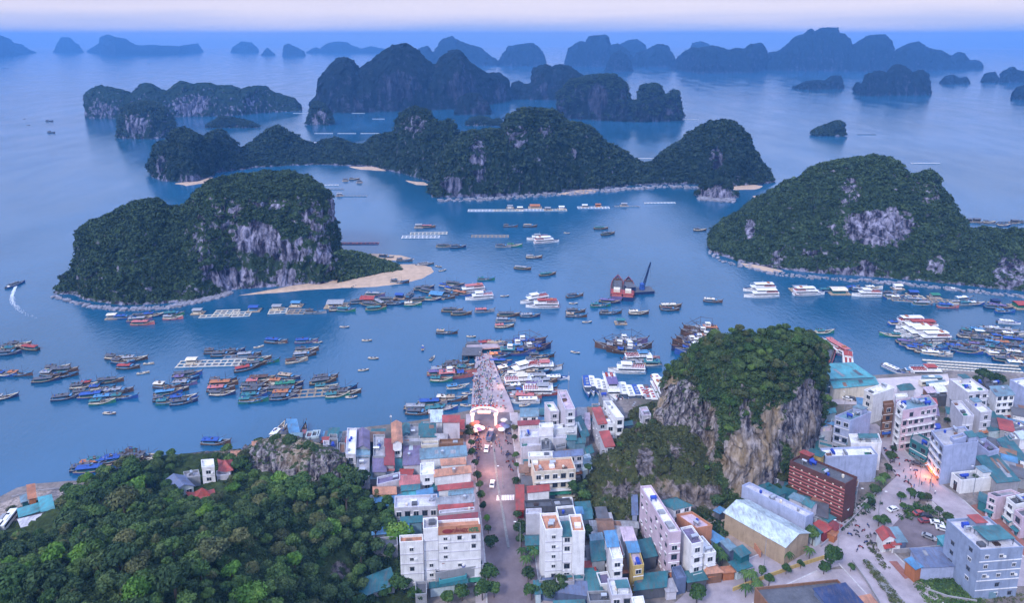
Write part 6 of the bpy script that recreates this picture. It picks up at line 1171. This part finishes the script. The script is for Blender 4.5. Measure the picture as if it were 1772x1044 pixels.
# ================================================================== vehicles, people, poles
def vehicle(kind, x, y, ang, col, label, z=2.15):
    pt = P(x, y, z); nm = {'car': 'parked_car', 'truck': 'truck', 'bus': 'bus'}[kind]; root = bpy.data.objects.new(nm, None); COL.objects.link(root); root.location = pt; root.rotation_euler = (0, 0, rad(ang)); tag(root, label, 'car' if kind == 'car' else kind, 'vehicles in the town')
    M_ = mat('carpaint_' + col, C[col], .3, .1, spec=.6); mb = MB()
    L_, B, H_ = {'car': (4.4, 1.8, .85), 'truck': (7, 2.3, 1.1), 'bus': (9.5, 2.5, 2.9)}[kind]
    if kind == 'car':
        side = [(-2.2,.35),(2.2,.35),(2.25,.75),(1.35,.92),(.75,1.42),(-.95,1.45),(-1.75,.98),(-2.2,.9)]; n = len(side)
        mb.add([(a, -B / 2 * (.86 if b > 1.2 else 1), b) for a, b in side] + [(a, B / 2 * (.86 if b > 1.2 else 1), b) for a, b in side], [tuple(range(n)), tuple(range(2 * n - 1, n - 1, -1))] + [((i + 1) % n, i, n + i, n + (i + 1) % n) for i in range(n)]); mb.obj('body', M_, root)
        g = MB(); g.add([(1.37,-.78,.95),(1.37,.78,.95),(.80,.70,1.40),(.80,-.70,1.40)], [(0,1,2,3)]); g.add([(-1.72,-.78,1.02),(-1.72,.78,1.02),(-1.0,.70,1.43),(-1.0,-.70,1.43)], [(3,2,1,0)])
        for s in (-1, 1): g.add([(1.2,s*.915,.95),(.7,s*.80,1.38),(-.9,s*.80,1.40),(-1.5,s*.915,1.0)], [(0,1,2,3)])
        g.v = [(x * 1.005, y * 1.01, z + .012) for x, y, z in g.v]; g.obj('window', GLASS, root); ax = (-1.35, 1.4)
    elif kind == 'truck':
        mb.box(1.6, -1.1, .5, 3.5, 1.1, 2.4); mb.box(-3.5, -.9, .5, 1.6, .9, .8); mb.obj('cab', M_, root); t = MB(); t.box(-3.5, -1.15, .82, 1.4, 1.15, 1.0)
        for a in (-1.15, 1.07): t.box(-3.5, a, 1.0, 1.4, a + .08, 2.5)
        t.box(-3.5, -1.07, 1.0, -3.42, 1.07, 2.5); t.box(1.32, -1.07, 1.0, 1.4, 1.07, 2.5); t.obj('cargo_bed', cm('slate') if 'slate' in C else cm('blue'), root); g = MB(); g.box(3.5, -.9, 1.5, 3.53, .9, 2.2); g.obj('window', GLASS, root); ax = (-2.4, 2.4)
    else:
        mb.box(-4.7, -1.25, .4, 4.7, 1.25, 3.0); mb.obj('body', M_, root); g = MB()
        for s in (-1, 1): g.box(-4.3, min(s * 1.25, s * 1.28), 1.6, 4.3, max(s * 1.25, s * 1.28), 2.5)
        g.box(4.7, -1.1, 1.4, 4.73, 1.1, 2.6); g.obj('window', GLASS, root); t = MB(); t.box(-2, -.7, 3.0, 1, .7, 3.25); t.obj('roof_vent', cm('white'), root); ax = (-3, 3)
    for a in ax:
        for s in (-1, 1): w_ = MB(); w_.tube((a, s * (B / 2 - .22), .32), (a, s * (B / 2 + .02), .32), .33, n=10); w_.obj('wheel', cm('black'), root)
    if kind == 'car':
        for s in (-.6, .6): h = MB(); h.box(2.2, s - .18, .6, 2.27, s + .18, .75); h.obj('headlight', mat('headlight', (.9,.85,.7), .3, emit=(1,.85,.6), es=1.5), root)
vehicle('car', 842, 779, -95, 'white', 'white car driving with headlights on below the arch'); vehicle('car', 852, 840, 85, 'white', 'white car in the middle of the main street lane'); vehicle('truck', 848, 732 + 26, 80, 'grey', 'small grey truck at the street divider near the arch')
vehicle('car', 901, 876, 80, 'white', 'white car parked on the red strip beside the main street'); vehicle('car', 1587, 806, -35, 'dgrey', 'dark car parked opposite the red-lit shop')
for x, y, a, c, l in ((1621,908,-20,'white','white car, farther of the two beside the large grey block'),(1631,918,-25,'white','white car, nearer of the two beside the large grey block'),(1590,891,10,'red','red car parked in the junction car park'),(1603,896,-10,'black','black car between the two red cars in the car park'),(1600,904,5,'dred','dark red car, nearest row of the car park'),(1545,884,20,'white','white van-like car at the car park edge'),(1607,932,-40,'grey','silver car parked near the turquoise tarp'),(1466,692,-30,'white','white car parked left on the harbour plaza'),(1475,692,-30,'dgrey','dark grey car parked on the harbour plaza'),(1757,723,0,'dgrey','dark car on the lane at far right')): vehicle('car', x, y, a, c, l)
vehicle('truck', 1277, 922, -50, 'orange', 'blue tipper truck with orange cab in the walled yard'); vehicle('bus', 14, 908, 100, 'white', 'white and maroon bus parked beside the left shore sheds'); vehicle('bus', 1, 917, 100, 'grey', 'grey bus at the left frame edge')
vehicle('bus', 1607, 668, 2, 'cream', 'cream bus parked on the harbour plaza'); vehicle('bus', 1612, 661, 2, 'steel', 'blue-grey bus parked behind the cream bus')
# street lamps and power poles
def lamp(x, y, h, ang, label, on=False):
    pt = P(x, y, 2.1); root = bpy.data.objects.new('street_lamp', None); COL.objects.link(root); root.location = pt; root.rotation_euler = (0, 0, rad(ang)); tag(root, label, 'street lamp', 'street lamps')
    mb = MB(); mb.tube((0, 0, 0), (0, 0, h), .14, .08, 7); mb.obj('pole', cm('grey'), root); mb = MB(); mb.tube((0, 0, h), (1.6, 0, h + .5), .05, .04, 5); mb.obj('arm', cm('grey'), root)
    mb = MB(); mb.box(1.4, -.16, h + .42, 2.2, .16, h + .56); mb.obj('lamp_head', mat('lamp_on', (.9,.9,.8), .4, emit=(1,.85,.6), es=6) if on else cm('white'), root)
for i, t in enumerate([(1609,851,11,180,'tall lamp post at the crown of the junction'),(1590,843,9,0,'shorter lamp post in the junction median'),(1684,858,12,180,'lamp post before the white shopfront'),(1519,900,11,0,'lamp post beside the red-roofed cottage'),(1449,952,11,180,'lamp post above the round roadside tree'),(1322,985,11,0,'lamp post at the yard gate'),(900,955,11,180,'lamp post among the street trees by the tower'),(1479,890,10,0,'lamp post under the maroon block'),(873,772,9,180,'lamp post on the divider near the arch'),(870,845,9,180,'lamp post on the divider above the crossing'),(1461,710,8,90,'lamp post at the harbour shed'),(1426,698,8,0,'lamp post behind the rock at the plaza')]): lamp(*t)
def pylon(x, y, h, label):
    pt = P(x, y, 1); root = bpy.data.objects.new('radio_mast', None); COL.objects.link(root); root.location = pt; tag(root, label, 'mast'); mb = MB()
    for a in (0, 2.09, 4.19): mb.tube((math.cos(a) * .5, math.sin(a) * .5, 0), (math.cos(a) * .12, math.sin(a) * .12, h), .06, .04, 4)
    for k in range(int(h)): z = k; f = 1 - z / h * .76; mb.bar((.5 * f, 0, z), (-.25 * f, .43 * f, z + 1), .05, .05); mb.bar((-.25 * f, .43 * f, z), (-.25 * f, -.43 * f, z + 1), .05, .05)
    mb.obj('lattice', cm('grey'), root); mb = MB(); mb.box(-.4, -.1, h * .8, .4, .1, h * .9); mb.obj('antenna', cm('white'), root)
pylon(983, 712, 20, 'slim lattice mast behind the two slender blocks'); pylon(677, 742, 7, 'thin mast on the waterfront beside the orange roof'); pylon(744, 765, 17, 'thin pole standing among the waterfront roofs')
# people, baskets and parasols on the pier and street
def person_meshes():
    out = []
    for i, (top, leg) in enumerate((('dgrey','navy'),('red','black'),('blue','dgrey'),('white','navy'),('teal','black'),('cream','brown'),('orange','dgrey'))):
        mb = MB(); ph = .12 + .05 * (i % 3)
        for s in (-1, 1): mb.tube((s * .09 + 0, s * ph, 0), (s * .08, 0, .85), .055, .085, 6, 1); mb.box(s * .09 - .05, s * ph - .06, 0, s * .09 + .05, s * ph + .16, .07, 1)
        mb.lathe((0, 0, .8), [(.15, 0), (.17, .12), (.14, .3), (.2, .55), (.08, .64), (.05, .68)], 8, 0); mb.lathe((0, 0, 1.46), [(.05, 0), (.095, .06), (.105, .14), (.08, .23), (.02, .27)], 8, 2 if i % 2 else 3)
        for s in (-1, 1): mb.tube((s * .2, 0, 1.33), (s * .27, .06, 1.05), .05, .04, 5, 0); mb.tube((s * .27, .06, 1.05), (s * .24, .2, .82), .038, .03, 5, 2)
        out.append(mb.mesh('person', [cm(top, 'cloth'), cm(leg, 'cloth'), mat('skin', (.42,.25,.17), .7), mat('hair', (.02,.015,.012), .6)]))
    return out
PM = person_meshes(); cl = ['dark', 'red', 'blue', 'white', 'teal', 'cream', 'orange']; g_ = random.Random(9)
MOT = MB(); MOT.bar((-.6, 0, .55), (.5, 0, .6), .22, .3, 0); MOT.bar((.45, 0, .55), (.62, 0, 1.05), .06, .06, 1); MOT.bar((.55, -.3, 1.05), (.56, .3, 1.05), .05, .05, 1); MOT.box(-.65, -.14, .72, .05, .14, .84, 1)
for a in (-.65, .65): MOT.tube((a, -.05, .3), (a, .05, .3), .3, n=12, m=1)
MOTM = [MOT.mesh('motorbike', [cm(c), cm('black')]) for c in ('red', 'dgrey', 'blue')]
def ppl(n, poly, where, grp, z=2.22, dens=None):
    w3 = [P(x, y, z)[:2] for x, y in poly]; xs = [p[0] for p in w3]; ys = [p[1] for p in w3]; k = 0
    def inside(x, y):
        c = False
        for i in range(len(w3)):
            (x1, y1), (x2, y2) = w3[i], w3[i - 1]
            if (y1 > y) != (y2 > y) and x < (x2 - x1) * (y - y1) / (y2 - y1) + x1: c = not c
        return c
    out = []
    while len(out) < n:
        x, y = g_.uniform(min(xs), max(xs)), g_.uniform(min(ys), max(ys))
        if inside(x, y) and all((x - a) ** 2 + (y - b) ** 2 > .8 for a, b in out): out.append((x, y))
    return [(x, y, z) for x, y in out]
W = 'standing in the crowd on the pier'
for poly, n in (([(822,650),(832,650),(832,710),(820,712)], 55), ([(838,630),(850,640),(856,712),(842,712)], 50), ([(824,612),(848,612),(850,640),(824,640)], 22)):
    for (x, y, z) in ppl(n, poly, W, ''):
        i = g_.randrange(7); tag(link('person', PM[i], None, (x, y, z), g_.uniform(0, 6.28)), f"person in a {cl[i]} top {W}", 'person', 'crowd on the pier')
for (x, y, z) in ppl(34, [(824,742),(862,742),(872,790),(826,780)], '', '', 2.16):
    i = g_.randrange(7); tag(link('person', PM[i], None, (x, y, z), g_.uniform(0, 6.28)), f"person in a {cl[i]} top walking on the street below the arch", 'person', 'people on the street')
for j, (x, y, z) in enumerate(ppl(22, [(818,745),(828,745),(836,800),(822,800)], '', '', 2.16) + ppl(14, [(872,750),(882,750),(890,820),(878,820)], '', '', 2.16)):
    i = j % 3; tag(link('motorbike', MOTM[i], None, (x, y, z), g_.uniform(0, 6.28)), f"{['red', 'dark', 'blue'][i]} motorbike parked along the street edge near the arch", 'motorbike', 'motorbikes on the street')
for j, (x, y, z) in enumerate(ppl(16, [(1520,765),(1545,765),(1600,830),(1560,850)], '', '', 2.16) + ppl(14, [(1460,930),(1500,900),(1530,940),(1470,960)], '', '', 2.16)):
    i = g_.randrange(3); tag(link('motorbike', MOTM[i], None, (x, y, z), g_.uniform(0, 6.28)), f"{['red', 'dark', 'blue'][i]} motorbike on the pale road around the junction", 'motorbike', 'motorbikes at the junction')
for (x, y, z) in ppl(18, [(1530,790),(1600,820),(1640,860),(1560,870)], '', '', 2.16):
    i = g_.randrange(7); tag(link('person', PM[i], None, (x, y, z), g_.uniform(0, 6.28)), f"person in a {cl[i]} top walking at the road junction", 'person', 'people at the junction')
CRM = []
for c in ('blue', 'orange', 'white', 'green', 'dwood', 'red'):
    m_ = MB(); m_.box(-.45, -.3, 0, .45, .3, .06); m_.box(-.45, -.3, .06, .45, -.25, .4); m_.box(-.45, .25, .06, .45, .3, .4); m_.box(-.45, -.25, .06, -.4, .25, .4); m_.box(.4, -.25, .06, .45, .25, .4); m_.box(-.38, -.22, .07, .38, .22, .3, 1); CRM.append((c, m_.mesh('crate', [cm(c), cm('grey')])))
for (x, y, z) in ppl(110, [(820,622),(850,618),(862,650),(880,712),(817,712)], '', ''):
    c, me = g_.choice(CRM); tag(link('crate', me, None, (x, y, z), g_.uniform(0, 3)), f"{COLN[c]} fish crate lying among the people on the pier", 'crate', 'fish crates on the pier')
PAR = {}
def parasol(x, y, c, label, r=1.7):
    pt = P(x, y, 2.2); root = bpy.data.objects.new('parasol', None); COL.objects.link(root); root.location = pt; tag(root, label, 'parasol', 'market parasols'); mb = MB(); mb.tube((0, 0, 0), (0, 0, 2.4), .04, n=5); mb.obj('pole', cm('grey'), root)
    mb = MB(); mb.lathe((0, 0, 1.9), [(r, 0), (r * .96, .08), (r * .5, .42), (.06, .62)], 10); mb.obj('canopy', cm(c, 'cloth'), root)
for i, (x, y, c) in enumerate([(826,745,'white'),(829,750,'purple'),(824,738,'pink'),(833,748,'white'),(872,734,'cream'),(870,742,'purple'),(876,745,'slate'),(864,745,'pink'),(880,738,'dgrey'),(868,750,'white'),(822,752,'cream'),(818,741,'orange')]): parasol(x, y, c, f"{COLN[c]} market parasol {'left' if x < 850 else 'right'} of the street under the arch, {ORD[i + 1]} stall")
# rooftop sign of the hotel
def text(s, loc, size, m, ang, parent, depth=.06, tilt=rad(90)):
    cu = bpy.data.curves.new('sign_text', 'FONT'); cu.body = s; cu.size = size; cu.extrude = depth; cu.offset = size * .02; cu.materials.append(m); t_ = bpy.data.objects.new('t', cu); COL.objects.link(t_); bpy.context.view_layer.update(); me = bpy.data.meshes.new_from_object(t_.evaluated_get(bpy.context.evaluated_depsgraph_get())); bpy.data.objects.remove(t_); o = link('sign_text', me, parent); o.location = loc; o.rotation_euler = (tilt, 0, ang); return o
hb = [(e, r) for e, r in HOUSES if e['more'] and e['h'] == 19.5][0]
b = hb[0]['b']; a = math.atan2(b.ux[1], b.ux[0]); root = hb[1]
mb = MB(); mb.box(0, -.14, 19.2, b.W, -.06, 22.2); o = mb.obj('sign_board', wall_mat('terra'), root); o.rotation_euler = (0, 0, a)
dx, dy = math.cos(a), math.sin(a); nx_, ny_ = -dy, dx
def onw(u, z, d=-.22): return (dx * u - nx_ * -d, dy * u - ny_ * -d, z) if False else (dx * u + nx_ * d, dy * u + ny_ * d, z)
def fit_text(t, u0, u1, z0, z1, m):
    o = text(t, (0, 0, 0), 1, m, a, root); xs = [v.co.x for v in o.data.vertices]; ys = [v.co.y for v in o.data.vertices]; sx_, sy_ = (u1 - u0) / (max(xs) - min(xs)), (z1 - z0) / (max(ys) - min(ys)); o.scale = (sx_, sy_, 1); o.location = onw(u0 - min(xs) * sx_, z0 - min(ys) * sy_)
fit_text('TUẤN NGỌC', b.W * .33, b.W * .70, 19.5, 21.9, cm('dred')); fit_text('HOTEL', b.W * .73, b.W * .96, 19.8, 21.3, mat('sign_green', (.02,.22,.10), .6))
mb = MB(); mb.lathe((0, 0, 0), [(.01, 0), (1.5, 0), (1.5, .1), (.01, .12)], 20); o = mb.obj('sign_emblem', cm('dred'), root); o.location = onw(b.W * .22, 20.5); o.rotation_euler = (rad(90), 0, a); o.scale = (1.1, .5, 1)
# oyster racks beside the right anchorage
def racks():
    root = bpy.data.objects.new('floating_pontoon', None); COL.objects.link(root); o = P(1600, 632, 0); root.location = (o[0], o[1], 0); tag(root, 'long pontoon of white-topped float rows beside the harbour plaza', 'pontoon'); rng = random.Random(2)
    for j in range(5):
        q0, q1 = P(1596 + j * 9, 625 + j * 5.2, 0), P(1762 + j * 4, 636 + j * 5.5, 0); m_ = MB(); A_, B_ = Vector(q0), Vector(q1); n = 24; t = MB()
        m_.bar((q0[0] - o[0], q0[1] - o[1], .35), (q1[0] - o[0], q1[1] - o[1], .35), .5, .15); m_.obj('walkway', cm('tan', 'deck'), root)
        for i in range(n): c = A_.lerp(B_, (i + .5) / n) - Vector((o[0], o[1], 0)); t.box(c.x - 1.0, c.y - .55, .44, c.x + 1.0, c.y + .55, .8)
        t.obj('float', cm('cream'), root)
racks()
